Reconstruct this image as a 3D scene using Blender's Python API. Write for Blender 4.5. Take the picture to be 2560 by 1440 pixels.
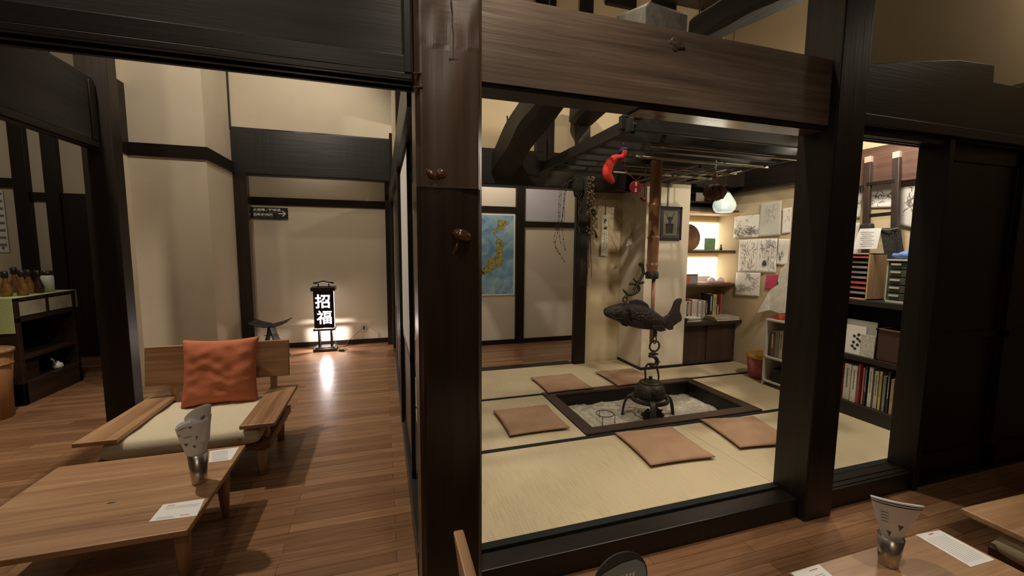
import bpy, bmesh, math, random
from mathutils import Vector, Matrix, noise as mnoise
PI = math.pi
for o in list(bpy.data.objects): bpy.data.objects.remove(o)
S = bpy.context.scene
COL = S.collection
# ------------------------------------------------------------------ camera
# world: x to the right, y into the room, z up; tatami surface is z = 0, board floor z = -0.12
M = ((0.95471368, -0.02286739, 0.29664604), (-0.29744238, -0.09701197, 0.94979825), (0.00705881, -0.99502048, -0.09942039))
FPX, HC = 1037.8, 1.465
cd = bpy.data.cameras.new('camera'); cam = bpy.data.objects.new('camera', cd); COL.objects.link(cam)
cd.sensor_width = 36; cd.lens = FPX / 2560 * 36; cd.clip_start = .02
cam.matrix_world = Matrix(((M[0][0], -M[0][1], -M[0][2], 0), (M[1][0], -M[1][1], -M[1][2], 0), (M[2][0], -M[2][1], -M[2][2], HC), (0, 0, 0, 1)))
S.camera = cam
S.view_settings.view_transform = 'Standard'; S.view_settings.look = 'None'
S.view_settings.gamma = 1; S.view_settings.use_curve_mapping = False
S.view_settings.exposure = 0.28
w = bpy.data.worlds.new('world'); S.world = w; w.use_nodes = True
w.node_tree.nodes['Background'].inputs[0].default_value = (1, .86, .68, 1)
w.node_tree.nodes['Background'].inputs[1].default_value = .035
FL = -.12
def spot(loc, to, energy, ang=100, size=.05, col=(1, .87, .70), blend=.5, name='spot_light'):
    l = bpy.data.lights.new(name, 'SPOT'); l.energy = energy; l.spot_size = math.radians(ang); l.spot_blend = blend
    l.shadow_soft_size = size; l.color = col
    o = bpy.data.objects.new(name, l); COL.objects.link(o); o.location = loc
    o.rotation_euler = (Vector(to) - Vector(loc)).to_track_quat('-Z', 'Y').to_euler(); return o
def pointl(loc, energy, size=.05, col=(1, .87, .70)):
    l = bpy.data.lights.new('bulb', 'POINT'); l.energy = energy; l.shadow_soft_size = size; l.color = col
    o = bpy.data.objects.new('bulb', l); COL.objects.link(o); o.location = loc; return o
spot((-2.25, 3.5, 4.2), (-1.1, 2.5, 0), 290, 118, .05)              # lounge spot, left
spot((.35, .85, 3.6), (.75, 1.7, 2.50), 115, 74, .05, blend=1)        # ceiling spot on the brown beam and post
spot((-1.3, .75, 3.75), (-1.1, 1.7, 2.4), 34, 96, .05, blend=1)     # unseen spot added from the front for sheen on the black left beam
spot((1.95, .45, 3.8), (1.95, .75, 0), 95, 48, .05, blend=.8)        # ceiling spot over the near right table
spot((-1.2, 4.0, 4.1), (-1.5, 5.8, 1.6), 82, 125, .06)             # lounge wall spot
spot((-.6, 5.4, 4.1), (-1.0, 6.5, 2.6), 24, 120, .05)
spot((.75, 2.15, 4.1), (1.1, 4.0, .2), 150, 120, .05)               # two spots above the drying rack
spot((3.0, 2.25, 4.1), (2.6, 4.3, .6), 130, 120, .05)
pointl((-.6, -1.6, 3.7), 36, .08)                                   # added unseen fill light behind the viewer, brightens front faces
pointl((4.5, 1.15, 3.4), 8, .06)                                   # unseen light added to lift the wall above the right beam
pointl((3.62, 2.25, 2.48), 60, .14)                                  # lamp in the corner above the bookcase
pointl((-4.2, 4.6, 3.4), 30, .1)                                    # far room at the left
pointl((1.6, 5.6, 3.0), 42, .06, (1, .86, .72))                     # passage before the map
pointl((-.9, 6.8, 3.1), 10, .06)                                    # corridor
# ------------------------------------------------------------------ helpers
def ray(px, py):
    v = (px - 1280, py - 720, FPX)
    return Vector([sum(M[i][j] * v[j] for j in range(3)) for i in range(3)])
def at(px, py, X=None, Y=None, Z=None):
    r = ray(px, py)
    t = X / r.x if X is not None else Y / r.y if Y is not None else (Z - HC) / r.z
    return Vector((r.x * t, r.y * t, HC + r.z * t))
class MB:
    def __init__(s): s.v = []; s.f = []; s.sm = []
    def add(s, vs, fs, smooth=False):
        b = len(s.v); s.v += [Vector(v) for v in vs]; s.f += [tuple(b + i for i in f) for f in fs]; s.sm += [smooth] * len(fs); return s
    def box(s, x0, x1, y0, y1, z0, z1):
        x0, x1 = sorted((x0, x1)); y0, y1 = sorted((y0, y1)); z0, z1 = sorted((z0, z1))
        return s.add([(x, y, z) for z in (z0, z1) for y in (y0, y1) for x in (x0, x1)],
                     [(0, 2, 3, 1), (4, 5, 7, 6), (0, 1, 5, 4), (2, 6, 7, 3), (0, 4, 6, 2), (1, 3, 7, 5)])
    def bar(s, a, b, w, h, up=(0, 0, 1), w2=None, h2=None):     # tapered square bar from a to b
        a = Vector(a); b = Vector(b); d = (b - a).normalized(); up = Vector(up)
        if abs(d.dot(up)) > .98: up = Vector((1, 0, 0))
        u = d.cross(up).normalized(); n = u.cross(d); w2 = w2 or w; h2 = h2 or h
        vs = []
        for p, ww, hh in ((a, w, h), (b, w2, h2)):
            vs += [p + u * ww / 2 * i + n * hh / 2 * j for i, j in ((-1, -1), (1, -1), (1, 1), (-1, 1))]
        return s.add(vs, [(0, 1, 2, 3), (7, 6, 5, 4), (0, 4, 5, 1), (1, 5, 6, 2), (2, 6, 7, 3), (3, 7, 4, 0)])
    def tube(s, pts, r, n=10, closed=False, cap=True, flat=1):
        pts = [Vector(p) for p in pts]; m = len(pts)
        rr = r if isinstance(r, (list, tuple)) else [r] * m
        up = Vector((0, 0, 1)); vs = []; last = None
        for i, p in enumerate(pts):
            a = pts[(i - 1) % m] if closed or i else p; b = pts[(i + 1) % m] if closed or i < m - 1 else p
            d = (b - a).normalized()
            if last is None:
                u = d.cross(up)
                if u.length < .05: u = d.cross(Vector((0, 1, 0)))
                u.normalize()
            else:
                u = (last - d * last.dot(d)).normalized()
            last = u; nn = u.cross(d)
            vs += [p + (u * math.cos(2 * PI * k / n) + nn * math.sin(2 * PI * k / n) * flat) * rr[i] for k in range(n)]
        fs = []
        for i in range(m if closed else m - 1):
            j = (i + 1) % m
            for k in range(n):
                l = (k + 1) % n; fs.append((i * n + k, j * n + k, j * n + l, i * n + l))
        if cap and not closed: fs += [tuple(range(n)), tuple(reversed(range((m - 1) * n, m * n)))]
        return s.add(vs, fs, True)
    def lathe(s, prof, c=(0, 0, 0), n=28, sx=1, sy=1, cap=True):
        c = Vector(c); vs = []; m = len(prof)
        for r, z in prof: vs += [c + Vector((r * sx * math.cos(2 * PI * k / n), r * sy * math.sin(2 * PI * k / n), z)) for k in range(n)]
        fs = [(i * n + k, i * n + (k + 1) % n, (i + 1) * n + (k + 1) % n, (i + 1) * n + k) for i in range(m - 1) for k in range(n)]
        if cap: fs += [tuple(reversed(range(n))), tuple(range((m - 1) * n, m * n))]
        return s.add(vs, fs, True)
    def prism(s, poly, n):                                     # 3-D polygon pushed along vector n
        poly = [Vector(p) for p in poly]; n = Vector(n); k = len(poly)
        return s.add(poly + [p + n for p in poly], [tuple(reversed(range(k))), tuple(range(k, 2 * k))] + [(i, (i + 1) % k, k + (i + 1) % k, k + i) for i in range(k)])
    def grid(s, fn, nu, nv, smooth=True):
        vs = [fn(i / nu, j / nv) for j in range(nv + 1) for i in range(nu + 1)]
        return s.add(vs, [(j * (nu + 1) + i, j * (nu + 1) + i + 1, (j + 1) * (nu + 1) + i + 1, (j + 1) * (nu + 1) + i) for j in range(nv) for i in range(nu)], smooth)
    def ribbon(s, pts, w, n):                                   # flat stroke lying in the plane with normal n
        n = Vector(n); pts = [Vector(p) for p in pts]; vs = []
        for i, p in enumerate(pts):
            d = pts[min(i + 1, len(pts) - 1)] - pts[max(i - 1, 0)]; q = d.cross(n)
            if q.length < 1e-9: q = Vector((1, 0, 0))
            q.normalize(); ww = w[i] if isinstance(w, list) else w
            vs += [p + q * ww / 2, p - q * ww / 2]
        return s.add(vs, [(2 * i, 2 * i + 1, 2 * i + 3, 2 * i + 2) for i in range(len(pts) - 1)])
def wpos(o):
    p = Vector((0, 0, 0))
    while o: p += o.location; o = o.parent
    return p
def build(name, mb, mat, parent=None, bevel=0, solid=0, sub=0, origin=None):
    if parent is not None: off = wpos(parent); loc = Vector((0, 0, 0))
    else:
        if origin is None:
            xs = [v.x for v in mb.v]; ys = [v.y for v in mb.v]; zs = [v.z for v in mb.v]
            origin = Vector(((min(xs) + max(xs)) / 2, (min(ys) + max(ys)) / 2, min(zs)))
        off = Vector(origin); loc = off
    me = bpy.data.meshes.new(name); me.from_pydata([v - off for v in mb.v], [], mb.f); me.update()
    me.polygons.foreach_set('use_smooth', mb.sm)
    bm = bmesh.new(); bm.from_mesh(me); bmesh.ops.recalc_face_normals(bm, faces=bm.faces); bm.to_mesh(me); bm.free()
    for m in (mat if isinstance(mat, (list, tuple)) else [mat]): me.materials.append(m)
    o = bpy.data.objects.new(name, me); COL.objects.link(o); o.location = loc
    if parent is not None: o.parent = parent
    if solid: md = o.modifiers.new('solid', 'SOLIDIFY'); md.thickness = solid; md.offset = 0
    if sub: md = o.modifiers.new('sub', 'SUBSURF'); md.levels = sub; md.render_levels = sub
    if bevel:
        md = o.modifiers.new('bevel', 'BEVEL'); md.width = bevel; md.segments = 2; md.limit_method = 'ANGLE'; md.angle_limit = .9
    return o
def tag(o, label, cat, group=None):
    o['label'] = label; o['category'] = cat
    if group: o['group'] = group
    return o
def thing(name, loc, label, cat, group=None):
    o = bpy.data.objects.new(name, None); COL.objects.link(o); o.location = loc; o.empty_display_size = .1
    return tag(o, label, cat, group)
def struct(name, mb, mat, parent=None, bevel=0):
    o = build(name, mb, mat, parent, bevel)
    if parent is None: o['kind'] = 'structure'
    return o
def copy_tree(o, parent=None):
    c = o.copy(); COL.objects.link(c)
    if parent is not None: c.parent = parent
    for ch in list(o.children): copy_tree(ch, c)
    return c
def text(name, body, o0, u, v, size, mat, parent, fat=0, ext=.0006, align='CENTER', sx=1):
    cu = bpy.data.curves.new('tmp', 'FONT'); cu.body = body; cu.size = size; cu.align_x = align; cu.align_y = 'CENTER'
    cu.offset = fat; cu.extrude = ext; cu.resolution_u = 4
    t = bpy.data.objects.new('tmp', cu); COL.objects.link(t)
    me = bpy.data.meshes.new_from_object(t.evaluated_get(bpy.context.evaluated_depsgraph_get()))
    u = Vector(u).normalized(); v = Vector(v).normalized(); n = u.cross(v)
    mb = MB(); mb.add([Vector(o0) + u * (p.co.x * sx) + v * p.co.y + n * p.co.z for p in me.vertices], [tuple(q.vertices) for q in me.polygons])
    bpy.data.objects.remove(t); bpy.data.meshes.remove(me); bpy.data.curves.remove(cu)
    return build(name, mb, mat, parent)
# ------------------------------------------------------------------ materials
def newmat(name):
    m = bpy.data.materials.new(name); m.use_nodes = True; nt = m.node_tree
    return m, nt, nt.nodes['Principled BSDF']
def N(nt, t, **k):
    n = nt.nodes.new(t)
    for a, b in k.items():
        if a.startswith('i_'): n.inputs[a[2:].replace('_', ' ')].default_value = b
        else: setattr(n, a, b)
    return n
def ramp(nt, src, stops):
    r = N(nt, 'ShaderNodeValToRGB'); nt.links.new(src, r.inputs[0]); e = r.color_ramp.elements
    e[0].position, e[0].color = stops[0][0], (*stops[0][1], 1); e[1].position, e[1].color = stops[-1][0], (*stops[-1][1], 1)
    for p, c in stops[1:-1]: q = e.new(p); q.color = (*c, 1)
    return r
def coords(nt, scale=(1, 1, 1), kind='Object', loc=(0, 0, 0), rot=(0, 0, 0)):
    tc = N(nt, 'ShaderNodeTexCoord'); mp = N(nt, 'ShaderNodeMapping')
    mp.inputs['Scale'].default_value = scale; mp.inputs['Location'].default_value = loc; mp.inputs['Rotation'].default_value = rot
    nt.links.new(tc.outputs[kind], mp.inputs[0]); return mp.outputs[0]
def bump(nt, bs, h, st=.3, dist=.002):
    b = N(nt, 'ShaderNodeBump'); b.inputs['Strength'].default_value = st; b.inputs['Distance'].default_value = dist
    nt.links.new(h, b.inputs['Height']); nt.links.new(b.outputs[0], bs.inputs['Normal'])
_w = {}
def wood(c1, c2, axis='x', sc=1., rough=.45, bst=.35, c3=None, spec=.5, loc=(0, 0, 0)):
    k = (c1, c2, axis, sc, rough, bst, c3, spec)
    if k in _w: return _w[k]
    m, nt, bs = newmat('wood'); i = 'xyz'.index(axis)
    s1 = [22 * sc] * 3; s1[i] = 1.3 * sc; s2 = [90 * sc] * 3; s2[i] = 2.5 * sc; s3 = [5 * sc] * 3; s3[i] = .8 * sc
    n3 = N(nt, 'ShaderNodeTexNoise', i_Scale=1., i_Detail=2.); nt.links.new(coords(nt, s3), n3.inputs['Vector'])
    n1 = N(nt, 'ShaderNodeTexNoise', i_Scale=1., i_Detail=5., i_Roughness=.6, i_Distortion=.22); nt.links.new(coords(nt, s1), n1.inputs['Vector'])
    n2 = N(nt, 'ShaderNodeTexNoise', i_Scale=1., i_Detail=3.); nt.links.new(coords(nt, s2), n2.inputs['Vector'])
    a = N(nt, 'ShaderNodeMath', operation='ADD'); nt.links.new(n1.outputs[0], a.inputs[0]); nt.links.new(n3.outputs[0], a.inputs[1])
    b = N(nt, 'ShaderNodeMath', operation='MULTIPLY_ADD'); nt.links.new(n2.outputs[0], b.inputs[0]); b.inputs[1].default_value = .5; nt.links.new(a.outputs[0], b.inputs[2])
    d = N(nt, 'ShaderNodeMath', operation='MULTIPLY'); nt.links.new(b.outputs[0], d.inputs[0]); d.inputs[1].default_value = .4
    st = [(.38, c2), (.62, c1)] if c3 is None else [(.36, c2), (.5, c1), (.64, c3)]
    r = ramp(nt, d.outputs[0], st); nt.links.new(r.outputs[0], bs.inputs['Base Color'])
    bs.inputs['Roughness'].default_value = rough; bs.inputs['Specular IOR Level'].default_value = spec
    bump(nt, bs, d.outputs[0], bst, .01); _w[k] = m; return m
def plain(c, rough=.6, metal=0, spec=.5, nsc=0, var=.12, bst=0, name='paint', coat=0):
    m, nt, bs = newmat(name); bs.inputs['Roughness'].default_value = rough; bs.inputs['Metallic'].default_value = metal
    bs.inputs['Specular IOR Level'].default_value = spec; bs.inputs['Coat Weight'].default_value = coat
    n = N(nt, 'ShaderNodeTexNoise', i_Scale=nsc or 12., i_Detail=4.); nt.links.new(coords(nt), n.inputs['Vector'])
    r = ramp(nt, n.outputs[0], [(.3, tuple(x * (1 - var) for x in c)), (.7, tuple(min(1, x * (1 + var)) for x in c))])
    nt.links.new(r.outputs[0], bs.inputs['Base Color'])
    if bst: bump(nt, bs, n.outputs[0], bst, .004)
    return m
def emis(c, st, name='glow'):
    m, nt, bs = newmat(name); bs.inputs['Base Color'].default_value = (*c, 1); bs.inputs['Emission Color'].default_value = (*c, 1); bs.inputs['Emission Strength'].default_value = st
    return m
def plaster(c, name='plaster'):
    m, nt, bs = newmat(name); bs.inputs['Roughness'].default_value = .9; bs.inputs['Specular IOR Level'].default_value = .2
    n = N(nt, 'ShaderNodeTexNoise', i_Scale=1.3, i_Detail=5., i_Roughness=.55); nt.links.new(coords(nt), n.inputs['Vector'])
    n2 = N(nt, 'ShaderNodeTexNoise', i_Scale=60., i_Detail=3.); nt.links.new(coords(nt), n2.inputs['Vector'])
    r = ramp(nt, n.outputs[0], [(.3, tuple(x * .9 for x in c)), (.5, c), (.75, tuple(min(1, x * 1.05) for x in c))])
    nt.links.new(r.outputs[0], bs.inputs['Base Color']); bump(nt, bs, n2.outputs[0], .12, .003); return m
DK = dict(rough=.4, bst=.25, spec=.36)
dark = {a: wood((.014, .0098, .0072), (.006, .0043, .0033), a, **DK) for a in 'xyz'}
grey = {a: wood((.021, .0195, .0175), (.009, .0085, .0075), a, rough=.55, bst=.35, spec=.3) for a in 'xyz'}
brown_beam = wood((.100, .068, .048), (.050, .034, .025), 'x', 1.0, .42, .55, (.165, .120, .086))
brown_post = wood((.050, .029, .018), (.026, .014, .009), 'z', .5, .3, .3, (.080, .048, .030), spec=.6)
under_beam = wood((.10, .07, .045), (.05, .035, .022), 'x', 1, .16, .25, spec=1.)
oak = {a: wood((.35, .195, .098), (.18, .088, .042), a, .7, .40, .2, (.52, .34, .185)) for a in 'xyz'}
pl_cream = plaster((.63, .56, .44)); pl_tan = plaster((.52, .42, .27)); pl_dim = plaster((.40, .31, .18)); pl_white = plaster((.66, .65, .63))
iron = plain((.055, .050, .045), .5, .5, nsc=40, var=.35, bst=.4, name='cast_iron')
rust = plain((.026, .018, .015), .7, .1, nsc=60, var=.35, bst=.6, name='dark_carving')
ink = plain((.03, .03, .03), .8, name='ink'); inkg = plain((.20, .19, .18), .8, name='grey_ink')
paper = plain((.70, .68, .63), .8, nsc=6, var=.05, bst=.1, name='paper'); paper_w = plain((.80, .80, .80), .6, var=.02, name='white_paper')
steel = plain((.50, .46, .42), .28, 1, nsc=3, var=.08, name='brushed_steel')
blackp = plain((.008, .008, .009), .65, name='black_plastic'); whitep = plain((.7, .7, .66), .5, var=.03, name='white_plastic')
# board floor
floorm, nt, bs = newmat('floor_boards')
bk = N(nt, 'ShaderNodeTexBrick', offset=.37, offset_frequency=2); co = coords(nt, (1, 1, 1), loc=(.13, .04, 0)); nt.links.new(co, bk.inputs['Vector'])
for a, b in (('Color1', (.35, .20, .11, 1)), ('Color2', (.21, .11, .056, 1)), ('Mortar', (.06, .03, .016, 1)), ('Scale', 1.), ('Mortar Size', .0012), ('Mortar Smooth', .1), ('Bias', 0.), ('Brick Width', .9), ('Row Height', .078)): bk.inputs[a].default_value = b
n1 = N(nt, 'ShaderNodeTexNoise', i_Scale=1., i_Detail=6., i_Roughness=.62, i_Distortion=.5); nt.links.new(coords(nt, (2.2, 46, 1)), n1.inputs['Vector'])
r = ramp(nt, n1.outputs[0], [(.3, (.66, .60, .55)), (.7, (1.12, 1.1, 1.08))])
mx = N(nt, 'ShaderNodeMix', data_type='RGBA', blend_type='MULTIPLY'); mx.inputs[0].default_value = 1
nt.links.new(bk.outputs[0], mx.inputs[6]); nt.links.new(r.outputs[0], mx.inputs[7]); nt.links.new(mx.outputs[2], bs.inputs['Base Color'])
bs.inputs['Roughness'].default_value = .27; bs.inputs['Specular IOR Level'].default_value = .5
bump(nt, bs, n1.outputs[0], .18, .002)
# tatami
def tatami_mat():
    m, nt, bs = newmat('tatami_rush')
    wv = N(nt, 'ShaderNodeTexWave', wave_type='BANDS', bands_direction='Y', i_Scale=20., i_Distortion=.35, i_Detail=1.); nt.links.new(coords(nt), wv.inputs['Vector'])
    n = N(nt, 'ShaderNodeTexNoise', i_Scale=1., i_Detail=4.); nt.links.new(coords(nt, (150, 6, 1)), n.inputs['Vector'])
    n2 = N(nt, 'ShaderNodeTexNoise', i_Scale=2.2, i_Detail=3.); nt.links.new(coords(nt), n2.inputs['Vector'])
    a = N(nt, 'ShaderNodeMath', operation='MULTIPLY_ADD'); nt.links.new(wv.outputs[1], a.inputs[0]); a.inputs[1].default_value = .35; nt.links.new(n.outputs[0], a.inputs[2])
    b = N(nt, 'ShaderNodeMath', operation='MULTIPLY_ADD'); nt.links.new(n2.outputs[0], b.inputs[0]); b.inputs[1].default_value = .6; nt.links.new(a.outputs[0], b.inputs[2])
    r = ramp(nt, b.outputs[0], [(.55, (.37, .30, .18)), (1.25, (.55, .465, .305))]); r.color_ramp.elements[1].position = 1.0
    nt.links.new(r.outputs[0], bs.inputs['Base Color']); bs.inputs['Roughness'].default_value = .62
    bs.inputs['Specular IOR Level'].default_value = .3
    bump(nt, bs, a.outputs[0], .5, .003); return m
tatami = tatami_mat()
def fabric(c, sc=300, var=.2, rough=.9, bst=.4):
    return plain(c, rough, 0, .2, nsc=sc, var=var, bst=bst, name='fabric')
zab = plain((.37, .235, .150), .9, 0, .15, nsc=7, var=.10, bst=.25, name='cushion_cotton')
border = fabric((.016, .018, .017), 200)
orange = fabric((.46, .15, .075), 160, .10); cream_fab = fabric((.60, .53, .39), 180, .06)
# ------------------------------------------------------------------ floor, platform, tatami
struct('floor', MB().box(-7, 6.2, -3, 2.7, FL - .08, FL).box(-7, 1.45, 2.7, 3.85, FL - .08, FL).box(3.32, 6.2, 2.7, 3.85, FL - .08, FL).box(-7, 6.2, 3.85, 9, FL - .08, FL), floorm)
trim_n = [0]
def trim(mb, mat=None, ax='x', bevel=.003):
    trim_n[0] += 1; return struct('trim_%d' % trim_n[0], mb, mat or dark[ax], bevel=bevel)
# sill step along the front of the tatami room and tatami border
sill = build('wooden_sill', MB().box(.385, 2.30, 1.70, 1.81, FL, 0), dark['x'], bevel=.006)
tag(sill, 'dark polished wooden sill step along the front edge of the tatami', 'sill')
sill2 = build('wooden_sill', MB().box(2.52, 3.32, 1.70, 1.83, FL, .0).box(2.52, 3.32, 1.72, 1.735, 0, .006).box(2.52, 3.32, 1.76, 1.775, 0, .006), dark['x'], bevel=.004)
tag(sill2, 'dark grooved wooden sill in the doorway before the low bookcase', 'sill')
def mat_thing(x0, x1, y0, y1, bsides, label):
    t = thing('tatami_mat', ((x0 + x1) / 2, (y0 + y1) / 2, -.05), label, 'tatami mat', 'tatami mats around the hearth')
    g = .0015; B = .045
    build('rush_top', MB().box(x0 + g, x1 - g, y0 + g + (B if 'f' in bsides else 0), y1 - g - (B if 'b' in bsides else 0), -.05, -.0005), tatami, t, .002)
    for s_, (ya, yb) in (('f', (y0 + g, y0 + g + B)), ('b', (y1 - g - B, y1 - g))):
        if s_ in bsides: build('cloth_border', MB().box(x0 + g, x1 - g, ya, yb, -.05, .001), border, t, .002)
    return t
RX = 4.36
mat_thing(.24, 2.31, 1.83, 2.79, 'fb', 'long tatami mat in front of the hearth, nearest the big brown post')
mat_thing(2.31, RX, 1.83, 2.79, 'fb', 'tatami mat running from the dark right post to the low bookcase')
mat_thing(.24, 1.49, 2.79, 3.77, 'b', 'tatami mat left of the hearth under a single brown cushion')
mat_thing(3.265, RX, 2.79, 3.77, 'b', 'tatami mat right of the hearth before the small white shelf')
mat_thing(.24, 2.31, 3.77, 4.66, '', 'tatami mat behind the hearth beside the passage')
mat_thing(2.31, 2.92, 3.77, 4.66, '', 'short tatami mat behind the hearth under the striped tan wall')
mat_thing(2.92, RX, 3.77, 4.18, '', 'narrow tatami mat at the back before the alcove cabinet')
struct('floor.001', MB().box(.14, 1.493, 1.80, 4.70, FL, -.055).box(3.262, 5.2, 1.80, 4.70, FL, -.055).box(1.493, 3.262, 1.80, 2.79, FL, -.055).box(1.493, 3.262, 3.77, 4.70, FL, -.055), dark['x'])
trim(MB().box(.24, 2.26, 4.66, 4.80, FL, .003), dark['x'])
# ------------------------------------------------------------------ hearth
h = thing('sunken_hearth', (2.378, 3.28, -.30), 'sunken hearth with wide dark wooden frame and grey ash', 'hearth')
fr = MB(); x0, x1, y0, y1 = 1.493, 3.262, 2.795, 3.765; t_ = .105
def mitre(a, b, c, d): fr.prism([(*a, -.01), (*b, -.01), (*c, -.01), (*d, -.01)], (0, 0, .022))
mitre((x0, y0), (x1, y0), (x1 - t_, y0 + t_), (x0 + t_, y0 + t_)); mitre((x1, y0), (x1, y1), (x1 - t_, y1 - t_), (x1 - t_, y0 + t_))
mitre((x1, y1), (x0, y1), (x0 + t_, y1 - t_), (x1 - t_, y1 - t_)); mitre((x0, y1), (x0, y0), (x0 + t_, y0 + t_), (x0 + t_, y1 - t_))
hfm = wood((.060, .034, .024), (.026, .015, .011), 'x', 1, .42, .25)
build('hearth_frame', fr, hfm, h, .004)
ins = MB(); k = .006
ins.box(x0 + t_ - .03, x1 - t_ + .03, y0 + t_ - .03, y0 + t_ + k, -.25, -.011).box(x0 + t_ - .03, x1 - t_ + .03, y1 - t_ - k, y1 - t_ + .03, -.25, -.011)
ins.box(x0 + t_ - .03, x0 + t_ + k, y0 + t_, y1 - t_, -.25, -.011).box(x1 - t_ - k, x1 - t_ + .03, y0 + t_, y1 - t_, -.25, -.011)
build('hearth_lining', ins, dark['x'], h)
ashm = plain((.46, .43, .35), .95, 0, .1, nsc=22, var=.30, bst=.8, name='ash')
def ashf(u, v):
    x = x0 + t_ + u * (x1 - x0 - 2 * t_); y = y0 + t_ + v * (y1 - y0 - 2 * t_)
    e = min(u, 1 - u, v, 1 - v)
    return (x, y, -.112 + .020 * mnoise.noise(Vector((x * 7, y * 9, 0))) + .012 * mnoise.noise(Vector((x * 25, y * 30, 3))) - (.02 if e < .03 else 0))
a_ = build('ash', MB().grid(ashf, 110, 60), ashm, h); a_['label'] = 'raked grey ash bed'
# cushions -----------------------------------------------------------
def pad(w_, d_, hgt, seed, nu=28, pinch=.04, wr=.006, sag=0, pw=5):
    mb = MB(); rnd = Vector((seed * 7.1, seed * 3.3, 0))
    def pt(u, v, s):
        a = 2 * u - 1; b = 2 * v - 1
        e = max(0, 1 - abs(a) ** pw) ** .45 * max(0, 1 - abs(b) ** pw) ** .45
        x = a * w_ / 2 * (1 - pinch * (1 - b * b)); y = b * d_ / 2 * (1 - pinch * (1 - a * a))
        z = hgt / 2 + s * hgt / 2 * e * (.9 + .25 * mnoise.noise(Vector((x * 4, y * 4, s)) + rnd))
        if s > 0: z += wr * mnoise.noise(Vector((x * 14, y * 14, 5)) + rnd) * e
        z += sag * (abs(a * b)) * .012
        return (x, y, z)
    mb.grid(lambda u, v: pt(u, v, 1), nu, nu); mb.grid(lambda u, v: pt(u, 1 - v, -1), nu, nu); return mb
def weld(o, d=.0008):
    bm = bmesh.new(); bm.from_mesh(o.data); bmesh.ops.remove_doubles(bm, verts=bm.verts, dist=d); bmesh.ops.recalc_face_normals(bm, faces=bm.faces); bm.to_mesh(o.data); bm.free()
seamm = plain((.27, .15, .09), .9, name='seam')
for i, (x, y, rz, lb) in enumerate(((1.79, 3.96, .01, 'square brown floor cushion behind the hearth, at its left corner'), (2.58, 3.95, -.01, 'square brown floor cushion behind the hearth and the hanging kettle'),
        (1.155, 3.17, .0, 'square brown floor cushion left of the hearth near the big post'), (1.94, 2.47, -.06, 'square brown floor cushion in front of the hearth, nearest the sill'), (2.74, 2.47, -.16, 'square brown floor cushion partly behind the dark right post'))):
    t = thing('floor_cushion', (0, 0, 0), lb, 'cushion', 'brown floor cushions around the hearth')
    c = build('cushion_pad', pad(.51, .51, .042, i + 1), zab, t); weld(c)
    build('piping', MB().tube([(.249 * cx * (1 - .035 * (1 - cy * cy)), .249 * cy * (1 - .035 * (1 - cx * cx)), .021) for cx, cy in [(-1 + .1 * q, -1) for q in range(20)] + [(1, -1 + .1 * q) for q in range(20)] + [(1 - .1 * q, 1) for q in range(20)] + [(-1, 1 - .1 * q) for q in range(20)]], .0035, 6, True), seamm, t)
    t.location = (x, y, .001); t.rotation_euler.z = rz
# ------------------------------------------------------------------ posts and beams
def hewn(a, b, w_, h_, seed, seg=24, amp=.012, up=(0, 0, 1), bow=0, side=0, chamfer=.25, taper=1.):
    """hand-hewn timber: chamfered section swept along a bowed path"""
    a = Vector(a); b = Vector(b); up = Vector(up); d = (b - a).normalized(); u = d.cross(up).normalized(); n = u.cross(d); mb = MB(); vs = []; K = 8
    for i in range(seg + 1):
        t = i / seg; p = a.lerp(b, t) + up * bow * math.sin(PI * t) + u * side * math.sin(PI * t); tp = 1 + (taper - 1) * t
        c = chamfer
        sec = [(-1, -1 + c), (-1 + c, -1), (1 - c, -1), (1, -1 + c), (1, 1 - c), (1 - c, 1), (-1 + c, 1), (-1, 1 - c)]
        for k, (q, r_) in enumerate(sec):
            j = amp * mnoise.noise(Vector((t * 3.5 + seed * 5, k * 1.7, seed)))
            vs.append(p + u * (q * w_ / 2 * tp + j) + n * (r_ * h_ / 2 * tp + j))
    fs = [(i * K + k, (i + 1) * K + k, (i + 1) * K + (k + 1) % K, i * K + (k + 1) % K) for i in range(seg) for k in range(K)] + [tuple(range(K)), tuple(reversed(range(seg * K, seg * K + K)))]
    return mb.add(vs, fs)
# big brown front post
PX0, PX1, PY0, PY1 = .130, .385, 1.63, 1.825
post = thing('wooden_post', (.26, 1.76, FL), 'massive polished brown wooden post with knots, between the two openings', 'post')
def postf(za, zb):
    mb = MB(); nz = int((zb - za) * 50)
    def face(u, v):
        x = PX0 + (PX1 - PX0) * u; z = za + (zb - za) * v
        dpt = .010 * mnoise.noise(Vector((x * 9, z * 2.5, 1))) + (.005 * mnoise.noise(Vector((x * 22, z * 9, 5))) if z > 2.2 else 0)
        e = min(u, 1 - u) * (PX1 - PX0); ch = max(0, .018 - e)
        if za > 1: dpt -= .004
        return (x, PY0 + ch + dpt * (1 if e > .01 else .2), z)
    mb.grid(face, 30, nz, False)
    mb.add([(PX0, PY0 + .018, za), (PX0, PY0 + .018, zb), (PX0, PY1, zb), (PX0, PY1, za)], [(0, 1, 2, 3)])
    mb.add([(PX1, PY0 + .018, za), (PX1, PY1, za), (PX1, PY1, zb), (PX1, PY0 + .018, zb)], [(0, 1, 2, 3)])
    mb.add([(PX0, PY1, za), (PX1, PY1, za), (PX1, PY1, zb), (PX0, PY1, zb)], [(0, 1, 2, 3)])
    mb.add([(PX0, PY0 + .02, za), (PX1, PY0 + .02, za), (PX1, PY1, za), (PX0, PY1, za)], [(0, 1, 2, 3)])
    return mb
zsm = at(1120, 470, Y=PY0).z
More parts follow.
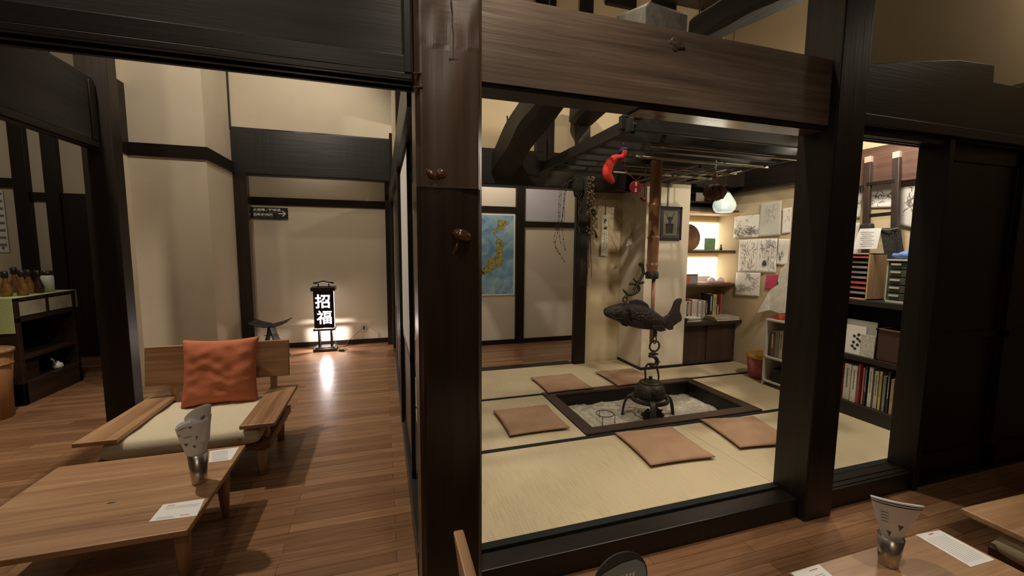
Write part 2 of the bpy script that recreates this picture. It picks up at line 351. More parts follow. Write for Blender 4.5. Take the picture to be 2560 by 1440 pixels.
o = build('lower_section', postf(FL, zsm), wood((.022, .012, .008), (.012, .007, .005), 'z', .5, .28, .25, (.034, .018, .012), spec=.5), post); o['label'] = 'dark polished lower part of the post'
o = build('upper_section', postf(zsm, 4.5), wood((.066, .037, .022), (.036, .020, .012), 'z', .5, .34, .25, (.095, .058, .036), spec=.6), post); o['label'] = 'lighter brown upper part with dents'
kn = MB()
def blob(mb, c, rx, ry, rz, rot=0, seed=0, amp=.15, n=16):
    c = Vector(c); R = Matrix.Rotation(rot, 3, 'Y')
    vs = []; fs = []
    for i in range(n + 1):
        for k in range(n):
            th = PI * i / n; ph = 2 * PI * k / n; d = Vector((math.sin(th) * math.cos(ph), math.sin(th) * math.sin(ph), math.cos(th)))
            f = 1 + amp * mnoise.noise(d * 1.8 + Vector((seed, 0, 0)))
            vs.append(c + R @ Vector((d.x * rx * f, d.y * ry * f, d.z * rz * f)))
    for i in range(n):
        for k in range(n): fs.append((i * n + k, (i + 1) * n + k, (i + 1) * n + (k + 1) % n, i * n + (k + 1) % n))
    mb.add(vs, fs, True); return mb
knm = wood((.14, .06, .03), (.06, .025, .013), 'x', 1, .16, .2, spec=.8)
p = at(1153, 588, Y=PY0); blob(kn, (p.x, PY0 - .004, p.z), .040, .028, .024, .25, 3)
build('branch_knot', kn, knm, post)
kn = MB(); p = at(1098, 435, Y=PY0); blob(kn, (p.x + .005, PY0 + .002, p.z), .022, .022, .020, .2, 6); kn.tube([at(1062, 420, Y=PY0) + Vector((0, .008, 0)), at(1080, 438, Y=PY0) + Vector((0, -.001, 0)), at(1100, 448, Y=PY0) + Vector((0, .004, 0))], [.004, .014, .008], 10)
build('branch_knot', kn, knm, post)
kn = MB(); kn.tube([at(1148, 600, Y=PY0), at(1140, 620, Y=PY0) + Vector((0, -.002, 0)), at(1131, 640, Y=PY0) + Vector((0, .004, 0))], [.006, .007, .003], 8)
build('root_ridge', kn, knm, post)
ck = MB(); cr = [at(1128, 0, Y=PY0 - .0035), at(1131, 30, Y=PY0 - .0035), at(1130, 60, Y=PY0 - .0035), at(1134, 90, Y=PY0 - .0035), at(1133, 148, Y=PY0 - .0035)]
for a in range(len(cr) - 1): ck.bar(cr[a], cr[a + 1], .004, .012, (0, 1, 0))
ck.bar(at(1122, 148, Y=PY0 - .0035), at(1152, 151, Y=PY0 - .0035), .0045, .012, (0, 1, 0))
build('crack', ck, ink, post)
nt_ = MB()
for a, b in (((1033, 183), (1053, 184)), ((1053, 184), (1056, 218)), ((1033, 218), (1056, 218))): nt_.bar(at(*a, Y=PY0 - .001), at(*b, Y=PY0 - .001), .004, .012, (0, 1, 0))
build('joint_line', nt_, knm, post); nt_ = MB(); nt_.bar(at(1085, 468, Y=PY0 + .001), at(1196, 472, Y=PY0 + .001), .004, .014, (0, 1, 0))
build('joint_line', nt_, knm, post)
# right post
rp = build('wooden_post', MB().box(2.305, 2.52, 1.655, 1.87, FL, 4.5), dark['z'], bevel=.008)
tag(rp, 'square near-black wooden post standing at the right end of the sill', 'post')
# right inner stud flush behind
# front beam
bm_ = MB()
def bface(u, v):
    x = .385 + (2.306 - .385) * u; z = 2.125 + (.335) * v
    return (x, 1.70 + .003 * mnoise.noise(Vector((x * .8, 0, z * 14))), z)
bm_.grid(bface, 60, 60, False); bm_.box(.385, 2.306, 1.708, 1.82, 2.125, 2.458)
fb = thing('wooden_beam', (1.35, 1.76, 2.12), 'broad weathered brown wooden beam spanning above the tatami opening', 'beam')
build('beam_face', bm_, brown_beam, fb)
kb = MB(); q = at(1692, 110, Y=1.70); blob(kb, (q.x, 1.700, q.z), .042, .007, .028, .3, 8, .5)
build('beam_knot', kb, wood((.052, .036, .028), (.03, .02, .016), 'x', 1.2, .5, .5), fb)
build('track_underside', MB().box(.385, 2.306, 1.712, 1.83, 2.105, 2.124), dark['x'], fb)
ul = build('track_underside', MB().box(1.15, 2.306, 1.722, 1.835, 2.099, 2.104), under_beam, fb); ul['label'] = 'lower face tinted paler where it reflects the bright alcove'  # reflection of alcove and drawings put into a lighter, glossier strip
# right beam above door
rb = thing('wooden_beam', (3.9, 1.8, 2.1), 'rough black beam with a sawn block on top, at upper right', 'beam')
pts = [(2.52, 2.49), (2.62, 2.485), (2.9, 2.535), (3.33, 2.60), (3.68, 2.615), (3.69, 2.515), (3.95, 2.515), (4.12, 2.58), (5.2, 2.66), (5.2, 2.13), (2.52, 2.13)]
build('beam_body', MB().prism([(x, 1.70, z) for x, z in pts], (0, .16, 0)), dark['x'], rb, .006)
tr = MB().box(2.52, 3.32, 1.70, 1.715, 2.10, 2.13)
for q in range(3): tr.box(2.52, 3.32, 1.735 + q * .035, 1.75 + q * .035, 2.105, 2.13)
build('door_track', tr, dark['x'], rb, .002)
build('rim_board', MB().hewn if False else MB().box(2.52, 5.2, 1.66, 1.70, 2.14, 2.20), dark['x'], rb, .004)
# left beam above lounge opening
lb_ = thing('wooden_beam', (-2, 1.76, 2.08), 'black grooved wooden beam above the left lounge opening', 'beam')
build('beam_board', MB().box(-3.2, .128, 1.72, 1.80, 2.185, 2.62), wood((.045, .040, .036), (.022, .019, .017), 'x', 1.6, .5, .25, spec=.35), lb_, .004)
tr = MB().box(-3.2, .128, 1.70, 1.86, 2.12, 2.184)
for q in range(3): tr.box(-3.2, .128, 1.695 + .06 * q, 1.715 + .06 * q, 2.095, 2.12)
build('door_track', tr, dark['x'], lb_, .003)
build('beam_end_cap', MB().box(.098, .128, 1.69, 1.72, 2.12, 2.62), dark['z'], lb_)
struct('wall_front', MB().box(-3.2, .128, 1.73, 1.79, 2.62, 4.5).box(.39, 2.30, 1.79, 1.80, 4.3, 4.5), pl_dim)
struct('wall_front.001', MB().box(2.52, 5.2, 1.80, 1.86, 2.40, 4.5), pl_dim)
# left big post (lounge)
LP = build('wooden_post', MB().box(-2.29, -2.08, 4.30, 4.44, FL, 4.5), dark['z'], bevel=.006)
tag(LP, 'tall dark post at the left side of the lounge, behind the low armchair', 'post')
bb = thing('wooden_beam', (-2.2, 3.2, 2.23), 'wide black beam running into the lounge from the left post towards the viewer', 'beam')
build('beam_board', MB().box(-2.23, -2.17, 1.9, 4.29, 2.285, 2.78), grey['y'], bb, .004)
build('door_track', MB().box(-2.25, -2.155, 1.9, 4.29, 2.232, 2.28).box(-2.235, -2.175, 1.9, 4.29, 2.22, 2.232), dark['y'], bb, .003)
build('end_stile', MB().box(-2.182, -2.158, 4.22, 4.29, 2.285, 2.74), dark['z'], bb, .003)
# ------------------------------------------------------------------ lounge walls
struct('wall_lounge', MB().box(-2.80, -2.60, 5.44, 5.75, FL, 4.5).box(-2.62, -1.88, 5.64, 5.75, FL, 4.5).box(-2.0, -1.88, 5.75, 6.5, FL, 4.5), pl_cream)
zb0, zb1 = at(400, 392, Y=5.62).z, at(400, 360, Y=5.62).z
trim(MB().prism([(-2.6, 5.64, zb0), (-2.6, 5.612, zb0), (-1.852, 5.612, zb0), (-1.852, 6.5, zb0), (-1.88, 6.5, zb0), (-1.88, 5.64, zb0)], (0, 0, zb1 - zb0)))
trim(MB().box(-2.60, -2.585, 5.44, 5.64, zb0, zb0 + .75), ax='y')
trim(MB().box(-2.6, -1.87, 5.615, 5.64, FL, FL + .07).box(-1.88, -1.865, 5.64, 6.5, FL, FL + .07))
# lintel beam
lin = build('wooden_beam', hewn((-2.0, 6.58, 2.71), (.30, 6.58, 2.71), .16, .61, 2, amp=.008, chamfer=.06), wood((.013, .014, .014), (.006, .0065, .0065), 'x', .7, .4, .35), bevel=.004)
tag(lin, 'deep black lintel beam over the corridor with the lit lantern', 'beam')
struct('wall_lounge.001', MB().box(-2.0, .2, 6.52, 6.62, 3.02, 4.5), pl_cream)
trim(MB().box(-1.892, -1.865, 6.48, 6.52, 2.98, 4.5), ax='z')
trim(MB().box(-1.88, -1.72, 6.5, 6.62, FL, 2.42), wood((.03, .022, .016), (.012, .009, .007), 'z', 1, .22, .15), bevel=.004)
# corridor far wall
WY = 7.05
struct('wall_back', MB().box(-2.1, .9, WY, WY + .1, FL, 3.2), pl_cream)
struct('ceiling.001', MB().box(-2.1, .9, 6.63, WY + .1, 3.2, 3.28), dark['x'])
def qd(mb, x0, x1, z0, z1, y, t=.02): return mb.box(x0, x1, y - t, y, z0, z1)
trim(qd(MB(), -1.9, .2, 2.05, 2.165, WY))
trim(qd(MB(), -1.75, .08, FL, FL + .075, WY), ax='x')
trim(MB().box(.06, .15, 6.85, WY, FL, 3.0), ax='z')
struct('wall_corridor', MB().box(-2.1, -1.98, 6.6, WY, FL, 3.2), pl_cream)
# side wall of tatami room, with sliding doors facing the lounge
struct('wall_side', MB().box(.165, .235, 1.9, 6.2, 2.30, 4.5).box(.165, .235, 4.7, 7.0, FL, 2.3), pl_cream)
trim(MB().box(.115, .24, 1.9, 6.6, 2.06, 2.30), ax='y')
trim(MB().box(.13, .24, 1.9, 6.2, FL, .005), wood((.05, .045, .042), (.02, .018, .016), 'y', 1, .35, .3))
trim(MB().box(.125, .24, 3.45, 3.62, .0, 4.5), ax='z')
trim(MB().box(.125, .24, 6.1, 6.25, FL, 3.0), ax='z')
def slide(name, y0, y1, x, paperz, pm):
    o = bpy.data.objects.new(name, None); COL.objects.link(o); o.location = (x, (y0 + y1) / 2, .005); o['kind'] = 'structure'
    f = MB(); s_ = .035
    f.box(x - .012, x + .012, y0, y0 + s_, .006, 2.055).box(x - .012, x + .012, y1 - s_, y1, .006, 2.055).box(x - .012, x + .012, y0, y1, 2.02, 2.055).box(x - .012, x + .012, y0, y1, paperz - .05, paperz).box(x - .012, x + .012, y0, y1, .006, .05)
    build('door_frame', f, dark['y'], o, .002); build('lower_panel', MB().box(x - .004, x + .004, y0 + .01, y1 - .01, .03, paperz - .02), wood((.07, .045, .03), (.035, .022, .015), 'z', 1, .3, .2), o)
    build('paper_panel', MB().box(x - .0112, x + .003, y0 + .01, y1 - .01, paperz, 2.03), pm, o); return o
slide('door_1', 1.93, 2.62, .20, .9, wood((.05, .035, .025), (.02, .015, .01), 'z', 1, .25, .2))
slide('door_2', 2.55, 3.47, .16, .80, pl_white)
slide('door_3', 3.60, 4.45, .20, .80, pl_white)
slide('door_4', 4.42, 5.3, .16, .80, dark['z'])
slide('door_5', 5.28, 6.1, .20, .80, dark['z'])
# ------------------------------------------------------------------ far left room
FY = 7.3
struct('wall_left', MB().box(-7, -2.2, FY, FY + .1, FL, 4.5), pl_cream)
trim(qd(MB(), -4.59, -4.44, .1, 4.4, FY, .08), ax='z'); trim(qd(MB(), -4.27, -4.12, FL, 4.4, FY, .08), ax='z')
trim(qd(MB(), -7, -4.58, 2.19, 2.31, FY, .05)); trim(qd(MB(), -4.45, -3.2, 2.03, 2.14, FY, .05))
dd = build('door_6', MB().box(-4.10, -3.3, FY - .07, FY - .01, FL, 2.03).box(-3.3, -2.2, FY - .06, FY, FL, 2.03), dark['z']); dd['kind'] = 'structure'
cal = thing('hanging_calendar', (-4.85, FY - .03, 1.34), 'white sheet of columns pinned on the far left wall', 'notice')
build('sheet', MB().box(-5.0, -4.735, FY - .018, FY - .012, 1.34, 2.15), paper_w, cal)
g = MB()
for q in range(8): g.box(-4.98, -4.75, FY - .021, FY - .0185, 2.09 - q * .095, 2.12 - q * .095)
for q in range(3): blob(g, (-4.79 - .05 * q, FY - .021, 1.40 + .02 * (q % 2)), .015, .002, .02, 0, q, .4, 8)
build('printed_rows', g, inkg, cal)
# cabinet
cab = thing('display_cabinet', (-3.8, 5.55, FL), 'dark wooden display cabinet under the green cloth at far left', 'cabinet')
cw = wood((.045, .022, .013), (.016, .009, .006), 'y', 1, .4, .3); c = MB(); X = -3.36; Y0, Y1 = 5.16, 5.98; top = .935
c.box(X - .9, X, Y0, Y1, top - .03, top).box(X - .9, X, Y0, Y1, FL, FL + .22).box(X - .9, X, Y0, Y0 + .05, FL, top).box(X - .9, X, Y1 - .05, Y1, FL, top).box(X - .9, X - .86, Y0, Y1, FL, top)
c.box(X - .86, X, Y0, Y1, .70, .745).box(X - .86, X - .01, Y0 + .05, Y1 - .05, .32, .35).box(X - .02, X, 5.55, 5.585, .745, top)
build('cabinet_body', c, cw, cab, .004)
dr = plain((.36, .34, .24), .7, nsc=5, var=.25, name='worn_panel')
build('drawer_front', MB().box(X - .02, X - .004, Y0 + .055, 5.545, .755, .895), dr, cab, .003); build('drawer_front', MB().box(X - .02, X - .004, 5.59, Y1 - .055, .755, .895), dr, cab, .003)
build('inner_box', MB().box(X - .5, X - .05, 5.25, 5.45, FL + .22, .28), cw, cab, .003)
o = build('teapot', MB().lathe([(0, 0), (.035, .002), (.045, .03), (.035, .06), (.012, .07), (.01, .085)], (X - .06, 5.72, .10), 16).tube([(X - .06, 5.68, .15), (X - .06, 5.66, .21), (X - .06, 5.63, .23)], .008, 8), whitep); tag(o, 'small white pot standing on the open lower part of the cabinet', 'pot')
o.location.z = FL + .22
cl = build('green_cloth', MB().box(-4.1, X + .004, Y0 - .006, Y1 + .006, top + .001, top + .006).box(-4.1, X - .012, Y0 - .012, Y0 - .006, .60, top + .006).box(-4.1, X + .01, Y1 + .006, Y1 + .012, .74, top + .006), fabric((.44, .50, .22), 120, .10), bevel=.002)
tag(cl, 'light green runner cloth draped over the dark cabinet', 'cloth')
glass_a = plain((.42, .21, .06), .12, 0, .8, name='amber_glass', var=.4); cap_k = plain((.02, .015, .012), .35, name='black_cap')
glass_a.node_tree.nodes['Principled BSDF'].inputs['Transmission Weight'].default_value = .55
def bottle(x, y, hh, lb, m=glass_a, r=.042):
    t = thing('amber_bottle', (x, y, top + .006), lb, 'bottle', 'bottles on the green cloth'); z = top + .007
    build('glass_body', MB().lathe([(0, 0), (r, .004), (r * 1.05, hh * .25), (r * .75, hh * .45), (r * .38, hh * .66), (r * .42, hh * .72)], (x, y, z), 20), m, t)
    build('cap', MB().lathe([(r * .5, hh * .72), (r * .6, hh * .75), (r * .6, hh * .97), (r * .3, hh)], (x, y, z), 16), cap_k, t)
for (px, yy, hh, lb) in ((16, 5.35, .25, 'leftmost amber glass bottle with black cap on the green cloth'), (40, 5.75, .27, 'dark capped amber bottle behind the two front ones'), (58, 5.42, .26, 'amber bottle with bright highlight, middle of the row'), (75, 5.62, .25, 'amber bottle between the middle one and the dark squat one'), (98, 5.66, .24, 'dark brown bottle left of the white jar')):
    q = at(px, 735, Y=yy); bottle(q.x, yy, hh, lb, glass_a if 'dark brown' not in lb else plain((.05, .02, .01), .15, name='brown_glass'))
q = at(121, 725, Y=5.8); jt = thing('white_jar', (q.x, 5.8, top + .006), 'white jar with black lid at the right end of the bottle row', 'jar')
build('jar_body', MB().lathe([(0, 0), (.05, .003), (.052, .16), (.04, .18)], (q.x, 5.8, top + .007), 20), whitep, jt); build('lid', MB().lathe([(.044, .18), (.046, .185), (.046, .225), (0, .228)], (q.x, 5.8, top + .007), 20), cap_k, jt)
wb = thing('waste_basket', (-3.42, 4.85, FL), 'tall orange-brown round basket on the floor at the left edge', 'basket')
wm = wood((.40, .20, .08), (.25, .11, .045), 'z', 1, .5, .2)
build('basket_wall', MB().lathe([(.0, 0), (.15, 0), (.16, .3), (.185, .62), (.175, .62), (.15, .3), (.14, .02), (0, .02)], (-3.42, 4.85, FL), 32), wm, wb)
build('rim_band', MB().lathe([(.186, .60), (.195, .605), (.195, .63), (.182, .635), (.176, .62)], (-3.42, 4.85, FL), 32, cap=False).lathe([(.178, .49), (.184, .495), (.184, .505), (.178, .51)], (-3.42, 4.85, FL), 32, cap=False), oak['x'], wb)
# ------------------------------------------------------------------ back of tatami room
BY = 4.69
struct('wall_back.001', MB().box(2.405, 2.93, BY, BY + .1, -.05, 2.5).box(.24, 5.2, BY, BY + .1, 2.5, 4.5), pl_tan)
bp_ = build('wooden_post', MB().box(2.255, 2.415, 4.62, 4.685, FL, 2.135), dark['z'], bevel=.006); tag(bp_, 'dark square post at the back, beside the passage with the map', 'post')
bkb = build('wooden_beam', hewn((.24, 4.58, 2.335), (4.36, 4.58, 2.335), .2, .39, 4, amp=.01, chamfer=.08), dark['x'], bevel=.004); tag(bkb, 'dark horizontal beam along the back of the tatami room', 'beam')
for x0_, x1_ in ((1.72, 1.96), (2.27, 2.43), (3.24, 3.58), (3.98, 4.25)): trim(MB().box(x0_, x1_, BY - .04, BY, 2.5, 4.5), ax='z')
trim(MB().box(2.6, 3.0, BY - .05, BY, 4.33, 4.5))
# protruding wall left of the alcove + alcove
struct('wall_alcove', MB().box(2.93, 3.535, 4.185, 4.75, -.05, 2.215), pl_cream)
struct('wall_alcove.001', MB().box(3.535, 4.40, 4.62, 4.70, .45, 2.3), plaster((.60, .47, .26)))
struct('wall_right', MB().box(4.38, 4.46, 1.86, 4.69, -.05, 4.5), pl_tan)
trim(MB().box(4.28, 4.38, 2.9, 4.69, 2.17, 2.62), ax='y'); rb2 = trim(MB().box(4.26, 4.38, 1.86, 2.9, 2.05, 2.38), wood((.11, .06, .045), (.06, .032, .024), 'y', .8, .4, .3))
upb = build('wooden_beam', MB().box(2.85, 4.28, 4.13, 4.66, 2.216, 2.42), dark['x'], bevel=.005); tag(upb, 'dark beam resting over the pale wall corner and alcove', 'beam')
trim(MB().box(2.92, 2.935, 4.17, 4.69, 0, .03).box(2.93, 3.54, 4.165, 4.185, 0, .03))
# alcove lit panels
glow = emis((1, .93, .76), 3.2, 'lit_paper')
pn = thing('light_panel', (4.13, 4.6, 1.0), 'two backlit paper panels glowing at the back of the alcove', 'light')
for z0, z1 in ((1.455, 1.80), (1.01, 1.335)): build('paper_panel', MB().box(3.56, 4.378, 4.605, 4.612, z0, z1), glow, pn)
shm = wood((.10, .06, .035), (.05, .03, .02), 'x', 1, .45, .2); shl = wood((.62, .42, .22), (.45, .28, .14), 'x', 1, .5, .15)
def shelf(z0, z1, lb, y0=4.3, m=shm):
    t = build('wooden_shelf', MB().box(3.537, 4.378, y0, 4.615, z0, z1), m, bevel=.003); return tag(t, lb, 'shelf')
shelf(1.915, 1.945, 'upper alcove shelf board above the lit panels', 4.28)
build('shelf_lip', MB().box(3.537, 4.378, 4.27, 4.615, 1.89, 1.914), shl, [o for o in COL.objects if o.name.startswith('wooden_shelf')][-1])
shelf(1.41, 1.435, 'middle alcove shelf holding the brown plate', 4.30); build('shelf_lip', MB().box(3.537, 4.378, 4.32, 4.615, 1.385, 1.409), shl, [o for o in COL.objects if o.name.startswith('wooden_shelf')][-1])
shelf(.975, 1.005, 'lower alcove shelf holding cups and a tin box', 4.28)
cb = thing('low_cabinet', (3.95, 4.4, 0), 'low dark cabinet with two sliding doors under the alcove shelves', 'cabinet')
c = MB().box(3.537, 4.24 + .12, 4.215, 4.61, 0.002, .03).box(3.537, 4.36, 4.59, 4.61, .03, .51).box(3.537, 3.56, 4.215, 4.6, .03, .51).box(4.32, 4.36, 4.215, 4.6, .03, .51).box(3.54, 4.377, 4.13, 4.612, .51, .55)
build('cabinet_body', c, wood((.05, .03, .02), (.022, .014, .01), 'x', 1, .45, .2), cb, .003)
dm = wood((.065, .035, .022), (.035, .02, .013), 'z', 1, .5, .2)
build('sliding_door', MB().box(3.56, 3.95, 4.235, 4.25, .03, .51), dm, cb, .002); build('sliding_door', MB().box(3.92, 4.32, 4.218, 4.232, .03, .51), dm, cb, .002)
# objects in alcove
def book(c0, w_, hh, d_, axis, col, label, group, spine='x', tilt=0, pg=True, name='book'):
    """upright book: thickness w_ along axis, spine outward; c0 = base centre of the spine face"""
    t = thing(name, c0, label, 'book', group); x, y, z = c0; cm = plain(col, .6, nsc=60, var=.18, name='cover')
    if axis == 'x': cov = MB().box(x - w_ / 2, x + w_ / 2, y, y + d_, z, z + hh); pgb = MB().box(x - w_ / 2 + .002, x + w_ / 2 - .002, y + .003, y + d_ - .003, z + hh - .0005, z + hh + .0008); tl = MB().box(x - w_ * .14, x + w_ * .14, y - .0012, y - .0002, z + hh * .3, z + hh * .9)
    else: cov = MB().box(x, x + d_, y - w_ / 2, y + w_ / 2, z, z + hh); pgb = MB().box(x + .003, x + d_ - .003, y - w_ / 2 + .002, y + w_ / 2 - .002, z + hh - .0005, z + hh + .0008); tl = MB().box(x - .0012, x - .0002, y - w_ * .11, y + w_ * .11, z + hh * .35, z + hh * .9)
    build('cover', cov, cm, t, min(.002, w_ * .1)); build('page_block', pgb, paper, t)
    if pg: build('spine_title', tl, inkg if sum(col) > .5 else paper, t)
    if tilt: t.rotation_euler[1 if axis == 'x' else 0] = tilt
    return t
rng = random.Random(4)
ordn = ['first', 'second', 'third', 'fourth', 'fifth', 'sixth', 'seventh', 'eighth', 'ninth', 'tenth', 'eleventh', 'twelfth', 'thirteenth', 'fourteenth', 'fifteenth', 'sixteenth', 'seventeenth', 'eighteenth', 'nineteenth', 'twentieth', 'twenty-first', 'twenty-second', 'twenty-third', 'twenty-fourth', 'twenty-fifth', 'twenty-sixth']
CN = {'white': (.62, .60, .54), 'cream': (.50, .44, .32), 'grey': (.22, .22, .20), 'black': (.03, .03, .032), 'red': (.42, .05, .045), 'pink': (.48, .20, .18), 'brown': (.16, .09, .05), 'yellow': (.52, .46, .16), 'blue-grey': (.14, .18, .22), 'tan': (.42, .27, .13), 'olive': (.30, .31, .20)}
x = 3.60
seq = [('brown', .026), ('pink', .022), ('grey', .024), ('white', .026), ('black', .02), ('cream', .028), ('red', .02), ('white', .036), ('white', .034), ('pink', .02), ('white', .036), ('olive', .03), ('cream', .034), ('black', .03)]
for i, (cn, tw) in enumerate(seq):
    hh = .24 + rng.uniform(-.02, .015) if i != 7 else .25
    book((x + tw / 2, 4.36, .55), tw - .001, hh, .15, 'x', CN[cn], '%s upright book, %s from the left in the alcove row' % (cn, ordn[i]), 'books standing in the alcove'); x += tw + .004
for i, (cn, tw, hh) in enumerate((('black', .05, .32), ('yellow', .055, .31), ('brown', .04, .17))):
    book((x + tw / 2 + .005, 4.34, .55), tw - .002, hh, .16, 'x', CN[cn], '%s thick book at the right end of the alcove row' % {'black': 'black', 'yellow': 'tall yellow patterned', 'brown': 'short brown'}[cn], 'books standing in the alcove'); x += tw + .006
o = build('red_folder', MB().box(4.26, 4.285, 4.38, 4.55, .55, .86), plain((.42, .10, .07), .6), bevel=.002); tag(o, 'tall dull red folder at the right end of the alcove books', 'folder')
def flat_book(cx, cy, z, w_, d_, th, col, rz, label, group):
    t = thing('book', (0, 0, 0), label, 'book', group)
    build('cover', MB().box(-w_ / 2, w_ / 2, -d_ / 2, d_ / 2, 0, .002).box(-w_ / 2, w_ / 2, -d_ / 2, d_ / 2, th - .002, th).box(-w_ / 2, -w_ / 2 + .003, -d_ / 2, d_ / 2, 0, th), plain(col, .55, nsc=30, var=.3, name='cover'), t)
    build('page_block', MB().box(-w_ / 2 + .002, w_ / 2 - .004, -d_ / 2 + .004, d_ / 2 - .004, .002, th - .002), paper, t)
    t.location = (cx, cy, z); t.rotation_euler.z = rz; return t
z = .551
for i, (th, cn, lb) in enumerate(((.018, 'grey', 'bottom thick picture book of the flat stack on the right of the ledge'), (.014, 'tan', 'middle picture book of the flat stack on the right of the ledge'), (.012, 'cream', 'top cream picture book with dark plate, on the right of the ledge'))):
    fb_ = flat_book(4.16 + .008 * i, 4.245 + .01 * i, z, .36, .23, th, CN[cn], -.06 * i, lb, 'picture books lying flat on the alcove ledge'); z += th + .0005
build('cover_picture', MB().box(-.06, .07, -.06, .05, .0122, .0128), plain((.05, .035, .02), .5), fb_).location = (0, 0, 0)
fb_.children[-1].location = (0, 0, 0)
z = .551
for i, (th, cn) in enumerate(((.010, 'black'), (.012, 'white'), (.008, 'black'), (.010, 'olive'), (.009, 'white'))):
    flat_book(3.66 + .01 * (i % 2), 4.23, z, .20, .14, th, CN[cn], .05 * i - .1, '%s booklet, %s from the bottom of the small flat stack at left of the ledge' % (cn, ordn[i]), 'booklets stacked on the alcove ledge'); z += th + .0005
# brown round plate
pt = thing('lacquer_plate', (3.87, 4.5, 1.436), 'round brown lacquered plate propped upright on the middle alcove shelf', 'plate')
pm = plain((.16, .07, .03), .22, 0, .6, nsc=9, var=.5, name='lacquer', coat=.4); mb = MB().lathe([(0, 0), (.10, .003), (.165, .018), (.17, .026), (.155, .022), (.10, .012), (0, .010)], (0, 0, 0), 36)
for v in mb.v: x_, y_, z_ = v; v.x, v.y, v.z = 3.82 + x_, 4.53 + z_ * -1 + y_ * .12, 1.438 + .165 + y_
build('plate_body', mb, pm, pt); build('plate_rim', MB().tube([(3.82 + .166 * math.cos(a), 4.515 + .166 * math.sin(a) * .12, 1.603 + .166 * math.sin(a)) for a in [2 * PI * q / 32 for q in range(32)]], .004, 6, True), plain((.6, .55, .5), .3), pt)
o = build('photo_card', MB().box(4.00, 4.17, 4.43, 4.436, 1.436, 1.59), plain((.20, .36, .17), .5, nsc=14, var=.25)); tag(o, 'green card leaning on the middle alcove shelf', 'card')
o = build('figurine', MB().lathe([(0, 0), (.018, .002), (.016, .03), (.009, .045), (.013, .06), (.006, .075), (0, .078)], (4.255, 4.42, 1.436), 14), plain((.06, .03, .02), .4)); tag(o, 'tiny dark figurine at the right of the middle alcove shelf', 'figurine')
tn = thing('tin_box', (3.72, 4.4, 1.005), 'orange and grey tin box on the lower alcove shelf', 'box')
build('box_body', MB().box(3.60, 3.86, 4.36, 4.50, 1.006, 1.12), plain((.30, .29, .29), .4, .3), tn, .004); build('front_panel', MB().box(3.60, 3.73, 4.355, 4.3595, 1.006, 1.118), plain((.42, .12, .04), .5), tn); build('lid', MB().box(3.595, 3.865, 4.352, 4.505, 1.121, 1.13), plain((.10, .10, .11), .4), tn, .002)
o = build('red_tray', MB().box(3.9, 4.37, 4.33, 4.55, 1.006, 1.016), plain((.40, .08, .05), .3, coat=.3), bevel=.003); tag(o, 'flat red lacquer tray on the lower alcove shelf', 'tray')
for cx, lb in ((4.13, 'left one of two white bowls upside down on the red tray'), (4.27, 'right one of two white bowls upside down on the red tray')):
    o = build('bowl', MB().lathe([(.055, 0), (.056, .012), (.048, .04), (.03, .056), (.02, .058), (.02, .064), (0, .064)], (cx, 4.42, 1.0165), 24), plain((.62, .63, .68), .2, nsc=40, var=.15)); tag(o, lb, 'bowl', 'white bowls on the tray')
o = build('blank_card', MB().prism([(3.96, 4.50, 1.017), (4.2, 4.50, 1.017), (4.2, 4.52, 1.09), (3.93, 4.52, 1.09)], (0, .003, 0)), paper); tag(o, 'pale card leaning behind the bowls on the red tray', 'card')
# small dark rack top of alcove
sk = thing('small_shelf_rack', (3.85, 4.4, 1.945), 'small black rack of two tiers on top of the alcove shelf', 'rack')
build('rack_frame', MB().box(3.56, 4.22, 4.3, 4.58, 1.946, 1.97).box(3.56, 4.22, 4.3, 4.58, 2.02, 2.04).box(4.2, 4.22, 4.3, 4.58, 1.95, 2.2).box(3.56, 4.22, 4.56, 4.58, 1.95, 2.2), dark['x'], sk, .002)
o = build('framed_card', MB().box(3.80, 3.93, 4.40, 4.41, 2.041, 2.16), plain((.34, .33, .26), .6)); tag(o, 'pale square card standing on the small black rack', 'card')
# pendant glass lamp
q = at(1811, 510, Y=4.0); pd = thing('pendant_lamp', (q.x, 4.0, 1.87), 'white frosted glass pendant shade hanging in front of the alcove', 'lamp')
gm = plain((.85, .90, .86), .3, name='frosted_glass'); b_ = gm.node_tree.nodes['Principled BSDF']; b_.inputs['Emission Color'].default_value = (.85, 1, .92, 1); b_.inputs['Emission Strength'].default_value = .16
b_.inputs['Transmission Weight'].default_value = .3
pb = at(1811, 531, Y=4.0).z
build('glass_shade', MB().lathe([(.088, 0), (.115, .03), (.128, .075), (.122, .11), (.095, .16), (.062, .21), (.055, .225), (.045, .225), (.052, .205), (.085, .155), (.112, .108), (.118, .075), (.105, .032), (.082, .004)], (q.x, 4.0, pb), 36, cap=False), gm, pd)
build('bulb', MB().lathe([(0, .03), (.03, .04), (.035, .07), (.02, .11), (0, .13)], (q.x, 4.0, pb), 16), emis((1, .98, .9), 2.5), pd)
build('cord', MB().tube([(q.x, 4.0, pb + .22), (q.x, 4.0, 2.5), (q.x, 4.0, 4.45)], .004, 6), ink, pd); build('lamp_cap', MB().lathe([(.05, .222), (.05, .24), (.015, .26), (0, .26)], (q.x, 4.0, pb), 20), ink, pd)
